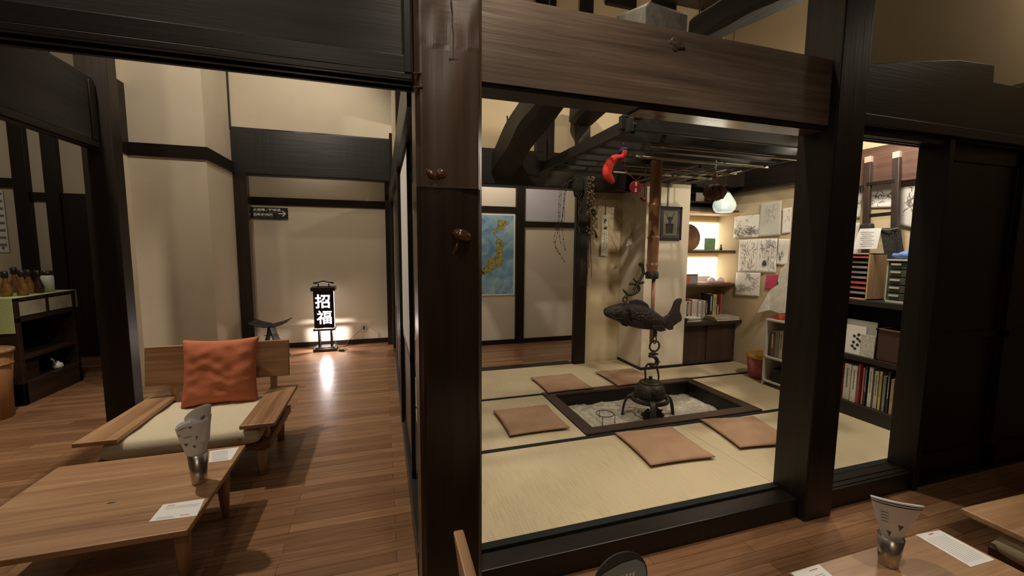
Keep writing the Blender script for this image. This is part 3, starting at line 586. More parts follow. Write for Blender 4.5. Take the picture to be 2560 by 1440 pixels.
# framed picture + cord
fp = thing('framed_picture', (3.25, 4.17, 1.56), 'black framed print of flowers in a basket, hung on the pale wall corner', 'picture')
ax0, ax1, az0, az1 = 3.09, 3.405, 1.555, 1.945; f = MB(); e = .022; yy = 4.165
f.box(ax0, ax1, yy - .012, yy + .015, az1 - e, az1).box(ax0, ax1, yy - .012, yy + .015, az0, az0 + e).box(ax0, ax0 + e, yy - .012, yy + .015, az0, az1).box(ax1 - e, ax1, yy - .012, yy + .015, az0, az1)
build('frame', f, plain((.012, .012, .014), .25), fp, .002); build('mount', MB().box(ax0 + .01, ax1 - .01, yy - .002, yy + .012, az0 + .01, az1 - .01), plain((.10, .11, .12), .35), fp)
build('print', MB().box(ax0 + .06, ax1 - .06, yy - .004, yy - .0025, az0 + .055, az1 - .05), plain((.42, .38, .28), .6, nsc=8, var=.15), fp)
b = MB(); cx = (ax0 + ax1) / 2 - .01; yk = yy - .0055
b.prism([(cx - .048, yk, az0 + .075), (cx + .045, yk, az0 + .075), (cx + .055, yk, az0 + .19), (cx - .058, yk, az0 + .19)], (0, .001, 0)); b.prism([(cx - .02, yk, az0 + .19), (cx + .02, yk, az0 + .19), (cx + .018, yk, az0 + .225), (cx - .018, yk, az0 + .225)], (0, .001, 0))
b.prism([(cx - .02, yk, az0 + .225), (cx + .02, yk, az0 + .225), (cx + .045, yk, az0 + .26), (cx, yk, az0 + .272), (cx - .045, yk, az0 + .26)], (0, .001, 0))
for s_ in (-1, 1): b.prism([(cx + s_ * .02, yk, az0 + .255), (cx + s_ * .03, yk, az0 + .255), (cx + s_ * .068, yk, az0 + .315), (cx + s_ * .055, yk, az0 + .31)], (0, .001, 0))
build('flower_basket_drawing', b, ink, fp)
gl, nt, bs = newmat('picture_glass'); bs.inputs['Transmission Weight'].default_value = 1; bs.inputs['Roughness'].default_value = .03; bs.inputs['IOR'].default_value = 1.3
build('glass', MB().box(ax0 + .012, ax1 - .012, yy - .0095, yy - .0085, az0 + .012, az1 - .012), gl, fp)
build('hanging_cord', MB().box(3.205, 3.222, 4.172, 4.18, 1.945, 2.21), plain((.16, .15, .13), .6), fp)
# ------------------------------------------------------------------ passage with the map
MY = 6.4
struct('wall_back.002', MB().box(.9, 4.6, MY, MY + .1, FL, 3.6), plaster((.60, .55, .45)))
struct('wall_passage', MB().box(3.6, 3.7, 4.8, MY, FL, 3.6), pl_cream); struct('ceiling.002', MB().box(.24, 4.6, 4.8, MY + .1, 3.2, 3.26), dark['x'])
def mx(px, py=600): return at(px, py, Y=MY)
trim(qd(MB(), .9, 3.6, FL, mx(1250, 849).z, MY, .03)); x0_, x1_ = mx(1288).x, mx(1309).x
trim(MB().box(x0_, x1_, MY - .05, MY, FL, 3.2), ax='z'); trim(qd(MB(), .9, x0_, mx(1240, 531).z, mx(1240, 516).z, MY, .03)); trim(qd(MB(), x1_, 3.6, mx(1370, 569).z, mx(1370, 555).z, MY, .03))
struct('trim_99', qd(MB(), x1_, 2.9, mx(1370, 553).z, 3.1, MY, .004), plaster((.46, .47, .52)))
mp = thing('wall_map', (1.7, MY - .01, 1.0), 'blue relief map of an island country with white border, hung in the passage', 'map')
a0, a1 = mx(1172, 740), mx(1287, 536); W0, W1, Z0, Z1 = a0.x, a1.x, a0.z, a1.z; y_ = MY - .012
build('white_border', MB().box(W0, W1, y_, y_ + .006, Z0, Z1), paper_w, mp)
sea, nt, bs = newmat('sea'); n = N(nt, 'ShaderNodeTexNoise', i_Scale=3.5, i_Detail=4., i_Distortion=1.2); nt.links.new(coords(nt), n.inputs['Vector'])
r = ramp(nt, n.outputs[0], [(.35, (.14, .28, .46)), (.5, (.24, .42, .57)), (.65, (.38, .56, .64))]); nt.links.new(r.outputs[0], bs.inputs['Base Color']); bs.inputs['Roughness'].default_value = .25
build('sea_print', MB().box(W0 + .02, W1 - .02, y_ - .001, y_ - .0001, Z0 + .02, Z1 - .02), sea, mp)
land, nt, bs = newmat('land'); n = N(nt, 'ShaderNodeTexNoise', i_Scale=26., i_Detail=5.); nt.links.new(coords(nt), n.inputs['Vector'])
r = ramp(nt, n.outputs[0], [(.35, (.16, .10, .05)), (.5, (.30, .28, .08)), (.65, (.42, .38, .14))]); nt.links.new(r.outputs[0], bs.inputs['Base Color']); bs.inputs['Roughness'].default_value = .5
def land_poly(name, pix):
    P = [mx(1195 + x_ / 6., 520 + z_ / 6.) for x_, z_ in pix]; build(name, MB().prism([(p_.x, y_ - .0025, p_.z) for p_ in P], (0, .001, 0)), land, mp)
land_poly('island_print', [(290, 210), (310, 160), (360, 185), (440, 190), (470, 225), (400, 270), (375, 320), (320, 330), (270, 330), (240, 400), (225, 350), (250, 290), (290, 280)])
land_poly('island_print', [(255, 400), (300, 455), (345, 470), (380, 530), (370, 620), (365, 720), (378, 790), (350, 870), (280, 905), (200, 940), (130, 975), (95, 1000), (45, 960), (60, 900), (120, 870), (120, 790), (150, 745), (200, 770), (250, 690), (275, 620), (265, 520), (285, 460), (225, 380)])
land_poly('island_print', [(30, 920), (90, 975), (60, 1020), (30, 1000)])
# ------------------------------------------------------------------ lantern, sign, outlet, stool in corridor
ln = thing('floor_lantern', (-.86, 6.78, FL), 'black standing paper lantern with glowing characters on the corridor floor', 'lamp')
LY = 6.66; lx0, lx1 = -.985, -.715; lcx = (lx0 + lx1) / 2; bk_ = plain((.012, .010, .010), .3, name='black_lacquer')
build('base', MB().box(lx0 - .025, lx1 + .025, LY - .03, LY + .22, FL + .001, FL + .045).box(lx0, lx1, LY, LY + .2, FL + .045, FL + .06), bk_, ln, .004)
for x_ in (lx0 + .04, lx1 - .06):
    build('leg', MB().box(x_, x_ + .025, LY + .03, LY + .06, FL + .06, .22), bk_, ln, .003); 
    build('leg', MB().box(x_, x_ + .025, LY + .14, LY + .17, FL + .06, .22), bk_, ln, .003)
build('lower_rail', MB().box(lx0 - .015, lx1 + .015, LY - .012, LY + .03, .195, .222).box(lx0 - .015, lx1 + .015, LY + .17, LY + .212, .195, .222).box(lx0 - .015, lx0 + .02, LY, LY + .2, .195, .222).box(lx1 - .02, lx1 + .015, LY, LY + .2, .195, .222), bk_, ln, .002)
build('front_panel', MB().box(lx0, lx1, LY, LY + .01, .235, .79), bk_, ln)
lp_ = emis((1, .88, .80), .9, 'lantern_paper')
build('side_paper', MB().box(lx1 - .006, lx1, LY + .015, LY + .19, .225, .79), lp_, ln); build('side_paper', MB().box(lx0, lx0 + .006, LY + .015, LY + .19, .225, .79), lp_, ln); build('side_paper', MB().box(lx0, lx1, LY + .19, LY + .196, .235, .79), lp_, ln)
build('corner_post', MB().box(lx1 - .016, lx1 + .004, LY + .0, LY + .02, .235, .79).box(lx1 - .016, lx1 + .004, LY + .18, LY + .20, .235, .79).box(lx0 - .004, lx0 + .016, LY + .18, LY + .20, .235, .79), bk_, ln)
build('top_frame', MB().box(lx0 - .03, lx1 + .03, LY - .025, LY + .03, .79, .845).box(lx0 - .03, lx1 + .03, LY + .17, LY + .225, .79, .845).box(lx0 - .03, lx0 + .02, LY, LY + .2, .79, .845).box(lx1 - .02, lx1 + .03, LY, LY + .2, .79, .845), bk_, ln, .003)
build('handle', MB().box(lcx - .08, lcx - .065, LY + .09, LY + .11, .84, .92).box(lcx + .065, lcx + .08, LY + .09, LY + .11, .84, .92).tube([(lcx - .14, LY + .1, .90), (lcx - .08, LY + .1, .905), (lcx, LY + .1, .925), (lcx + .08, LY + .1, .905), (lcx + .14, LY + .1, .90)], [.014, .014, .02, .014, .014], 8), bk_, ln)
gw = emis((1, .97, 1), 3, 'lit_characters')
text('character', '招', (lcx - .005, LY - .0015, .62), (1, 0, 0), (0, 0, 1), .215, gw, ln, .004); text('character', '福', (lcx + .01, LY - .0015, .38), (1, 0, 0), (0, 0, 1), .215, gw, ln, .003)
def lamp_in(z, e):
    o = pointl((lcx, LY + .1, z), e, .015, (1, .84, .80)); return o
lamp_in(.207, 21)
sg = thing('direction_sign', (-1.55, WY - .03, 1.9), 'black direction sign with white characters and arrow on the corridor wall', 'sign')
s0 = at(627, 546, Y=WY - .03); s1 = at(719, 520, Y=WY - .03); sz0, sz1 = s0.z + .0, s1.z; sY = WY - .035
build('board', MB().box(s0.x, s1.x, sY, sY + .02, sz0, sz1), blackp, sg, .004)
sw = s1.x - s0.x; sh = sz1 - sz0; wp = plain((.78, .78, .72), .5)
text('lettering', '大浴場／御手洗', (s0.x + sw * .07, sY - .002, sz1 - sh * .24), (1, 0, 0), (0, 0, 1), sh * .25, wp, sg, .001, align='LEFT', sx=1.25)
text('lettering', '自動販売機', (s0.x + sw * .07, sY - .002, sz1 - sh * .66), (1, 0, 0), (0, 0, 1), sh * .25, wp, sg, .001, align='LEFT', sx=1.25)
g = MB().box(s0.x + sw * .08, s0.x + sw * .3, sY - .002, sY, sz1 - sh * .455, sz1 - sh * .425).box(s0.x + sw * .46, s0.x + sw * .7, sY - .002, sY, sz1 - sh * .455, sz1 - sh * .425).box(s0.x + sw * .08, s0.x + sw * .6, sY - .002, sY, sz1 - sh * .885, sz1 - sh * .86)
build('small_print', g, inkg, sg)
ac = (s0.x + sw * .85, sz0 + sh * .48); g = MB().bar((ac[0] - .05, sY - .002, ac[1]), (ac[0] + .04, sY - .002, ac[1]), .014, .002, (0, 1, 0))
for s_ in (-1, 1): g.bar((ac[0] + .045, sY - .002, ac[1]), (ac[0] + .0, sY - .002, ac[1] + .04 * s_), .014, .002, (0, 1, 0))
build('arrow', g, wp, sg)
ol = thing('wall_outlet', (-.32, WY - .01, .1), 'cream wall outlet low on the corridor wall', 'outlet')
q = at(910, 819, Y=WY); build('plate', MB().box(q.x - .04, q.x + .04, WY - .012, WY - .001, q.z - .06, q.z + .06), plain((.55, .50, .38), .5), ol, .003); build('socket', MB().box(q.x - .012, q.x + .012, WY - .014, WY - .0121, q.z - .03, q.z - .01), ink, ol)
pc = thing('power_cord', (-.5, 6.9, FL), 'thin black lamp cord running from the lantern to the outlet', 'cord')
build('plug', MB().box(q.x - .012, q.x + .016, WY - .045, WY - .0145, q.z, q.z + .025), ink, pc, .003)
build('cable', MB().tube([(q.x, WY - .045, q.z + .01), (q.x - .08, 6.93, q.z - .04), (q.x - .22, 6.88, q.z - .16), (-.60, 6.82, FL + .01), (-.58, 6.74, FL + .006), (-.64, 6.72, FL + .006), (-.69, 6.76, FL + .03), (lx1 - .05, LY + .12, .2)], .0035, 6), ink, pc)
build('switch', MB().box(-.66, -.58, 6.60, 6.64, FL + .001, FL + .02), ink, pc, .005); build('cable', MB().tube([(-.58, 6.62, FL + .008), (-.54, 6.68, FL + .006), (-.58, 6.74, FL + .006)], .0035, 6), ink, pc)
# butterfly stool
st = thing('butterfly_stool', (-1.55, 6.45, FL), 'black stool of two curved shells standing at the start of the corridor', 'stool')
bs0 = plain((.012, .013, .013), .5, name='black_shell'); q = at(678, 815, Y=6.4); sxc = q.x; szt = q.z + .03
for s_ in (-1, 1):
    def shell(u, v, s_=s_):
        y = 6.22 + .36 * v; w_ = 1 - .0 * v
        if u < .5: t = u * 2; x = s_ * (.235 - .225 * t); z = szt + .05 * (1 - t) ** 2 - .02 * t
        else: t = (u - .5) * 2; x = s_ * (.01 + .05 * t + .13 * t * t); z = szt - .02 - (szt - .02 - FL - .002) * t
        pin = .10 * (math.sin(PI * min(1, max(0, (u - .4) / .4)))) 
        y = 6.40 + (y - 6.40) * (1 - pin * 3)
        return (sxc + x, y, z)
    build('seat_shell', MB().grid(shell, 30, 8), bs0, st, solid=.012)
build('brass_rod', MB().tube([(sxc - .09, 6.4, szt - .16), (sxc + .09, 6.4, szt - .16)], .006, 8), plain((.4, .28, .1), .3, 1), st)
# ------------------------------------------------------------------ low armchair (built at origin: front at y=0, x centred)
def make_chair(label):
    t = thing('low_armchair', (0, 0, 0), label, 'chair'); F = 0.0    # local floor z=0
    for sx_ in (-1, 1):
        for y_, tag_ in ((.16, 'f'), (.70, 'b')):
            x_ = sx_ * .40
            build('leg', MB().lathe([(.026, 0), (.030, .10), (.033, .26)], (x_, y_, 0), 16), oak['z'], t)
    fr_ = MB().box(-.47, .47, .10, .145, .205, .262).box(-.47, .47, .72, .765, .205, .262).box(-.47, -.425, .14, .72, .205, .262).box(.425, .47, .14, .72, .205, .262).box(-.42, .42, .14, .72, .235, .25)
    build('seat_frame', fr_, wood((.16, .075, .035), (.085, .038, .018), 'x', .8, .42, .2), t, .006)
    for sx_ in (-1, 1):
        x_ = sx_ * .425
        build('arm_support', MB().box(x_ - .022, x_ + .022, .16, .21, .262, .395).box(x_ - .022, x_ + .022, .62, .67, .262, .395), oak['z'], t, .004)
        arm = MB(); a0, a1 = (-.53, -.315) if sx_ < 0 else (.32, .525)
        arm.prism([(a0, 0, .395), (a1, 0, .395), (a1, .80, .395), (a0 + (.03 if sx_ < 0 else 0), .80, .395)], (0, 0, .028)); build('arm', arm, oak['y'], t, .006)
    tilt = .12
    def B(x0, x1, y, z0, z1, th):
        mb = MB().box(x0, x1, y, y + th, z0, z1)
        for v in mb.v: v.y += (v.z - .26) * tilt
        return mb
    for x_ in (-.33, .35): build('back_post', B(x_ - .022, x_ + .022, .735, .262, .76, .045), oak['z'], t, .004)
    build('backrest', B(-.50, .475, .705, .52, .81, .028), oak['x'], t, .005)
    sc = pad(.86, .74, .135, 9, 44, .0, .004, pw=16); 
    for v in sc.v: v.y += .39; v.z += .256
    c_ = build('seat_cushion', sc, cream_fab, t); weld(c_)
    return t
ch = make_chair('low wooden armchair with cream seat pad and orange pillow, left of the corridor')
CH2 = copy_tree(ch); CH3 = copy_tree(ch)
ch.location = (-1.225, 2.97, FL)
CH2.location = (2.47, .555, FL); CH2.rotation_euler.z = -PI / 2; CH2['label'] = 'wooden armchair cut off by the right edge, beyond the near table'
q = at(1128, 1316, Z=.685); CH3.location = (q.x + .80, q.y - .50, FL); CH3.rotation_euler.z = PI / 2; CH3['label'] = 'wooden armchair at the bottom edge, only the tip of its backrest showing'
# orange pillow
pl = pad(.51, .51, .17, 12, 60, .08, .010)
for v in pl.v:
    x_, y_, z_ = v
    z_ += .0028 * math.sin(y_ * 58 + 1.5 * math.sin(x_ * 7) + 5 * mnoise.noise(Vector((x_ * 6, y_ * 4, 0)))) * max(0, 1 - (x_ / .24) ** 2) ** .5 * (1 if abs(x_) < .2 else .6) * (1 if z_ > .085 else 0)
    v.x = -1.195 + x_; a = 1.36; yy_, zz_ = y_ + .235, z_
    v.y = 3.64 + yy_ * math.cos(a) - zz_ * math.sin(a) + .005; v.z = .262 + yy_ * math.sin(a) + zz_ * math.cos(a) - .01
po = thing('throw_pillow', (-1.235, 3.66, .26), 'burnt orange pillow leaning on the low armchair', 'pillow'); c_ = build('pillow_body', pl, orange, po); weld(c_)
# ------------------------------------------------------------------ tables
def make_table(x0, x1, y0, y1, label):
    t = thing('low_table', (0, 0, 0), label, 'table', 'low oak tables'); z1 = .35; w_ = x1 - x0; d_ = y1 - y0
    build('tabletop', MB().box(0, w_, 0, d_, z1 - .028, z1), oak['x'], t, .004)
    build('apron', MB().box(.09, w_ - .09, .12, .14, z1 - .085, z1 - .03).box(.09, w_ - .09, d_ - .14, d_ - .12, z1 - .085, z1 - .03).box(.09, .11, .12, d_ - .12, z1 - .085, z1 - .03).box(w_ - .11, w_ - .09, .12, d_ - .12, z1 - .085, z1 - .03), oak['x'], t, .003)
    for a in (0, 1):
        for b in (0, 1):
            cx = .075 + a * (w_ - .15); cy = .13 + b * (d_ - .30); build('leg', MB().lathe([(.017, 0), (.030, .16), (.034, .24), (.028, z1 - .03)], (cx, cy, 0), 16), oak['z'], t)
    t.location = (x0, y0, FL); return t
T1 = make_table(-1.745, -.835, 2.03, 2.845, 'low oak table at left, between the camera and the armchair')
T2 = make_table(1.457, 2.332, .275, 1.09, 'low oak table at the bottom right corner')
TZ = .2305
knot = MB(); q = at(278, 1257, Z=TZ); blob(knot, (q.x, q.y, TZ - .0016), .022, .007, .002, 0, 2, .4); build('knot', knot, ink, T1)
def menu(quad, label, red, blocks):
    t = thing('menu_card', (*quad[0][:2], TZ), label, 'card', 'white printed cards on the tables'); Q = [Vector(p_) for p_ in quad]
    build('card', MB().prism([(p_.x, p_.y, TZ) for p_ in Q], (0, 0, .0012)), paper_w, t)
    u = (Q[1] - Q[0]); v = (Q[3] - Q[0]); O = Vector((Q[0].x, Q[0].y, TZ + .0014)); u.z = v.z = 0
    tx = MB()
    for (a, b, c_, h_) in blocks: tx.prism([O + u * a + v * b, O + u * c_ + v * b, O + u * c_ + v * (b + h_), O + u * a + v * (b + h_)], (0, 0, .0003))
    build('text_lines', tx, inkg, t); rd = MB()
    for (a, b, c_, h_) in red: rd.prism([O + u * a + v * b, O + u * c_ + v * b, O + u * c_ + v * (b + h_), O + u * a + v * (b + h_)], (0, 0, .0003))
    if red: build('red_print', rd, plain((.55, .12, .08), .6), t)
menu([at(372, 1305, Z=TZ), at(492, 1290, Z=TZ), at(512, 1247, Z=TZ), at(408, 1262, Z=TZ)], 'white printed card on the left table, at its front right corner', [(.12, .86, .3, .03), (.6, .14, .8, .03)], [(.12, .76, .88, .012), (.12, .66, .88, .012), (.12, .08, .5, .012), (.12, .16, .45, .012)])
menu([at(522, 1157, Z=TZ), at(578, 1150, Z=TZ), at(598, 1118, Z=TZ), at(524, 1128, Z=TZ)], 'white printed card beside the tumbler at the back of the left table', [], [(.1, .12 + .12 * k_, .85, .02) for k_ in range(7)])
menu([at(2427, 1418, Z=TZ), at(2487, 1400, Z=TZ), at(2350, 1326, Z=TZ), at(2288, 1337, Z=TZ)], 'white printed card in the back corner of the near right table', [(.4, .9, .6, .03)], [(.12 + .1 * k_, .1, .13 + .1 * k_, .72) for k_ in range(8)])
menu([at(2040, 1490, Z=TZ), at(2110, 1466, Z=TZ), at(2047, 1411, Z=TZ), at(1978, 1433, Z=TZ)], 'white printed card cut by the bottom edge, left of the near tumbler', [(.55, .85, .85, .03)], [(.15, .3 + .08 * k_, .85, .015) for k_ in range(5)])
# tumblers and paper cones
def tumbler(c0, h_, r0, r1, label):
    t = thing('steel_tumbler', c0, label, 'cup', 'steel tumblers with rolled papers'); 
    build('cup_body', MB().lathe([(0, 0), (r0 * .95, 0), (r0, .004), (r1, h_), (r1 - .002, h_), (r0 - .003, .006), (0, .006)], c0, 40), steel, t); return t
def cone(c0, za, zb, ra, rb, lean, rim, label, prints, rimlines=False, a0=0., a1=2 * PI, sq=1., fold=0, fc=.01, rc_=.04):
    t = thing('rolled_paper', (c0[0], c0[1], za), label, 'paper', 'rolled papers in the tumblers'); c0 = Vector(c0)
    def P(ang, v, off=0):
        zz = za + (zb - za) * v + rim(ang) * max(0, v) ** 2
        f = (zz - za) / (zb - za); r_ = (ra + (rc_ - ra) * min(1, f / fc) + (rb - rc_) * max(0, (f - fc) / (1 - fc)) ** .85) + off
        return Vector((c0.x + r_ * math.cos(ang) + lean[0] * f, c0.y + r_ * math.sin(ang) * sq + lean[1] * f, zz))
    build('sheet', MB().grid(lambda u, v: P(a0 + (a1 - a0) * u, v), 72, 20), paper_w, t, solid=.0006)
    bm1 = plain((.12, .12, .12), .7)
    for (ang, v, w_, h_, kind) in prints:
        if kind == 'tri': build('printed_bird', MB().add([P(ang - w_, v + h_, .0022), P(ang + w_, v + h_ * .7, .0022), P(ang, v - h_, .0022), P(ang - .3 * w_, v, .0022)], [(0, 1, 2, 3)]), bm1, t)
        elif kind == 'line': build('printed_line', MB().add([P(ang - w_ + 2 * w_ * k_ / 6, v + s_ * h_, .0022) for k_ in range(7) for s_ in (0, 1)], [(2 * k_, 2 * k_ + 2, 2 * k_ + 3, 2 * k_ + 1) for k_ in range(6)]), inkg, t)
        else: build('printed_square', MB().add([P(ang - w_, v, .0022), P(ang + w_, v + h_ * .3, .0022), P(ang + w_, v + h_, .0022), P(ang - w_, v + h_ * .7, .0022)], [(0, 1, 2, 3)]), inkg, t)
    if rimlines:
        l = MB()
        for dv in (.93, .965):
            l.add([P(a0 + (a1 - a0) * k_ / 72, dv + s_ * .012, -.0022) for k_ in range(73) for s_ in (0, 1)], [(2 * k_, 2 * k_ + 2, 2 * k_ + 3, 2 * k_ + 1) for k_ in range(72)])
            l.add([P(a0 + (a1 - a0) * k_ / 72, dv + s_ * .012, .0022) for k_ in range(73) for s_ in (0, 1)], [(2 * k_, 2 * k_ + 2, 2 * k_ + 3, 2 * k_ + 1) for k_ in range(72)])
        build('rim_lines', l, ink, t)
    return t, P
q = at(497, 1207, Z=TZ); tc1 = (q.x, q.y + .01, TZ)
tumbler(tc1, .158, .034, .044, 'steel tumbler on the left table, holding a twisted printed paper')
d0 = -PI / 2
cone(tc1, TZ + .012, TZ + .335, .028, .080, (-.012, 0), lambda a: .022 * math.cos(a + .3) + .006 * math.sin(3 * a), 'white flyer printed with small birds, rolled in the left tumbler',
     [(d0 + .25, .60, .16, .025, 'tri'), (d0 - .35, .66, .2, .03, 'tri'), (d0 + .15, .92, .12, .02, 'tri'), (d0 + .45, .74, .08, .03, 'tri'), (d0 - .75, .84, .2, .012, 'line'), (d0 - .1, .78, .25, .01, 'line'), (d0 - .3, .93, .3, .01, 'line')], sq=.85, fc=.44, rc_=.041)
cone((tc1[0] + .014, tc1[1] - .006, 0), TZ + .225, TZ + .375, .044, .058, (.0, 0), lambda a: .050 * math.cos(a + .75), 'second flyer with grey squares, tucked inside the first roll',
     [(d0 - .35, .62, .25, .12, 'sq'), (d0 + .2, .50, .22, .12, 'sq'), (d0 + .65, .66, .16, .12, 'sq')], sq=.8, rc_=.044)
q = at(2229, 1415, Z=TZ); tc2 = (q.x, q.y + .012, TZ)
tumbler(tc2, .118, .0315, .042, 'steel tumbler on the near right table, holding a flared paper')
cone(tc2, TZ + .012, TZ + .258, .026, .098, (.022, .005), lambda a: .038 * math.cos(a + 2.5), 'white flyer with double black rim lines, flaring from the right tumbler',
     [(d0 - .55, .62, .17, .05, 'tri'), (d0 - 1.15, .50, .17, .05, 'tri')] + [(d0 - 1.35, .68 + .045 * k_, .18, .008, 'line') for k_ in range(4)], True, sq=.7, fc=.43, rc_=.0375)
# round fan leaning on near chair
q0 = at(1555, 1382, Y=.98); fn = thing('round_fan', (q0.x, .98, q0.z - .2), 'round dark fan with grey striped face, cut by the bottom edge', 'fan')
R_ = .092; cz = q0.z - R_
disc = MB(); n_ = 40; disc.prism([(q0.x + R_ * math.cos(2 * PI * k_ / n_), .98, cz + R_ * math.sin(2 * PI * k_ / n_)) for k_ in range(n_)], (0, .006, 0))
build('fan_body', disc, plain((.02, .02, .021), .6), fn, .002)
gs, nt, bs = newmat('grey_stripes'); wv = N(nt, 'ShaderNodeTexWave', bands_direction='X', i_Scale=55.); nt.links.new(coords(nt, rot=(0, .6, 0)), wv.inputs['Vector']); r = ramp(nt, wv.outputs[0], [(.2, (.16, .18, .19)), (.8, (.32, .37, .39))]); nt.links.new(r.outputs[0], bs.inputs['Base Color'])
pp = [(q0.x + (R_ - .006) * math.cos(a), .9785, cz + (R_ - .006) * math.sin(a)) for a in [math.radians(v) for v in range(-60, 36, 6)]] + [(q0.x + .05, .9785, cz + .062), (q0.x, .9785, cz + .060), (q0.x - .05, .9785, cz + .045)] + [(q0.x + (R_ - .006) * math.cos(a), .9785, cz + (R_ - .006) * math.sin(a)) for a in [math.radians(v) for v in range(160, 241, 8)]]
build('striped_face', MB().prism(pp, (0, .001, 0)), gs, fn)
build('fan_handle', MB().box(q0.x - .01, q0.x + .01, .979, .987, cz - .19, cz - R_ + .01), oak['z'], fn, .002)
g = MB(); rr = random.Random(2)
for k_ in range(7): g.box(q0.x - .035 + k_ * .012, q0.x - .028 + k_ * .012, .9775, .9784, cz + .012, cz + .02 + .004 * rr.random())
build('white_lettering', g, wp, fn)
# ------------------------------------------------------------------ drying rack above hearth
rk = thing('hanging_rack', (2.35, 3.15, 2.19), 'black lattice rack hanging above the hearth', 'rack')
gx0, gx1, gy0, gy1, gz = 1.50, 3.30, 2.40, 3.90, 2.195
build('rack_rim', MB().box(gx0, gx0 + .035, gy0 - .04, gy1 + .04, gz, gz + .085), grey['y'], rk, .004)
build('rack_rim', MB().box(gx1 - .035, gx1, gy0 - .04, gy1 + .04, gz, gz + .085), grey['y'], rk, .004)
build('rack_rim', MB().box(gx0 - .03, gx1 + .03, gy0, gy0 + .035, gz + .02, gz + .105), grey['x'], rk, .004)
build('rack_rim', MB().box(gx0 - .03, gx1 + .03, gy1 - .035, gy1, gz + .02, gz + .105), grey['x'], rk, .004)
pale = wood((.50, .44, .32), (.30, .26, .19), 'x', 1, .5, .2)
for k_ in range(6):
    y_ = gy0 + .17 + k_ * .225; build('slat', MB().box(gx0 + .03, gx1 - .03, y_, y_ + .06, gz + .005, gz + .075), grey['x'], rk, .002)
for k_ in range(3):
    x_ = gx0 + .42 + k_ * .45; build('cross_slat', MB().box(x_, x_ + .03, gy0 + .03, gy1 - .03, gz + .062, gz + .085), grey['y'], rk, .002)
for k_, y_ in enumerate((2.62, 2.95, 3.3, 3.62)):
    build('bamboo_rod', MB().tube([(gx0 + .35 + .1 * k_, y_, gz - .008), (gx1 + .02, y_ + .01, gz - .008)], .009, 8), pale, rk)
for k_, x_ in enumerate((2.62, 2.82, 3.02, 3.2)):
    build('bamboo_rod', MB().tube([(x_, 3.05, gz - .022), (x_ + .02, 3.93, gz - .022)], .008, 8), pale, rk)
build('rope_lashing', MB().tube([(gx0 + .05 + .03 * math.cos(a * 2.2), gy0 + .02 + .035 * math.sin(a * 2.2), gz + .01 + .02 * a) for a in [q_ * .35 for q_ in range(24)]], .009, 6).box(gx0 + .0, gx0 + .12, gy0 - .02, gy0 + .04, gz + .1, gz + .15), plain((.02, .018, .015), .9, bst=.6), rk)
for (x_, y_) in ((gx0 + .05, gy1 - .05), (gx1 - .05, gy1 - .05)): build('suspension_rope', MB().tube([(x_, y_, gz + .08), (x_, y_, 4.45)], .008, 6), plain((.03, .026, .02), .9), rk)
# bamboo pole
bp = thing('bamboo_pole_hanger', (2.335, 3.2, 1.2), 'brown bamboo pole hanging over the hearth, with iron hook collar', 'pot hanger')
prof = []; zs = [at(1633, yy_, Y=3.2).z for yy_ in (405, 455, 512, 593, 661)]; zlo = at(1633, 682, Y=3.2).z; r_ = .052
allz = [zlo] + sorted(zs) + [2.50]
for a, b in zip(allz, allz[1:]):
    prof += [(r_ * .97, a + .004), (r_ * .93, a + .02), (r_ * .95, (a + b) / 2), (r_ * .95, b - .02), (r_ * 1.08, b - .003)]
bamboo = wood((.28, .135, .070), (.14, .060, .032), 'z', .6, .3, .12, (.38, .20, .115))
build('bamboo_tube', MB().lathe(prof, (2.325, 3.2, 0), 24), bamboo, bp)
build('iron_collar', MB().lathe([(.055, 0), (.057, .004), (.057, .055), (.053, .06)], (2.325, 3.2, zlo - .052), 24), iron, bp)
build('inner_rod', MB().lathe([(.017, 0), (.017, .62)], (2.345, 3.2, zlo - .64), 16), bamboo, bp)
def A(px, py, dy=0): return at(px, py, Y=3.2 + dy)
def smooth(P, n=6):
    out = []
    for i in range(len(P) - 1):
        p0, p1, p2, p3 = P[max(i - 1, 0)], P[i], P[i + 1], P[min(i + 2, len(P) - 1)]
        for k_ in range(n):
            t = k_ / n; out.append(.5 * ((2 * p1) + (p2 - p0) * t + (2 * p0 - 5 * p1 + 4 * p2 - p3) * t * t + (3 * p1 - p0 - 3 * p2 + p3) * t ** 3))
    return out + [P[-1]]
def C2(x_, y_): return A(1480 + x_ / 3.13, 620 + y_ / 3.13)
hk = smooth([C2(385, 142), C2(372, 133), C2(380, 122), C2(395, 130), C2(398, 160), C2(402, 195), C2(385, 232), C2(350, 290), C2(325, 330)])
build('iron_hook', MB().tube(hk, [.010] * 8 + [.013] * (len(hk) - 8), 8).tube([C2(405, 200), C2(440, 205)], .010, 8), iron, bp)
hk2 = smooth([C2(345, 285), C2(365, 300), C2(360, 335), C2(325, 358), C2(290, 365), C2(262, 345), C2(240, 322)])
build('iron_hook', MB().tube(hk2, [.015] * (len(hk2) - 8) + [.014, .013, .012, .011, .009, .007, .005, .003], 8).tube(smooth([C2(290, 280), C2(350, 282), C2(408, 268)]), [.004] + [.012] * 11 + [.006], 8).tube([C2(322, 240), C2(345, 262), C2(370, 270)], [.006, .012, .008], 8), iron, bp)
build('iron_hook', MB().tube(smooth([C2(280, 365), C2(272, 380), C2(262, 392)]), .010, 8), iron, bp)
rc = C2(258, 402); build('ring', MB().tube([rc + Vector((.022 * math.cos(a), 0, .024 * math.sin(a))) for a in [2 * PI * k_ / 20 for k_ in range(20)]], .006, 8, True), iron, bp)
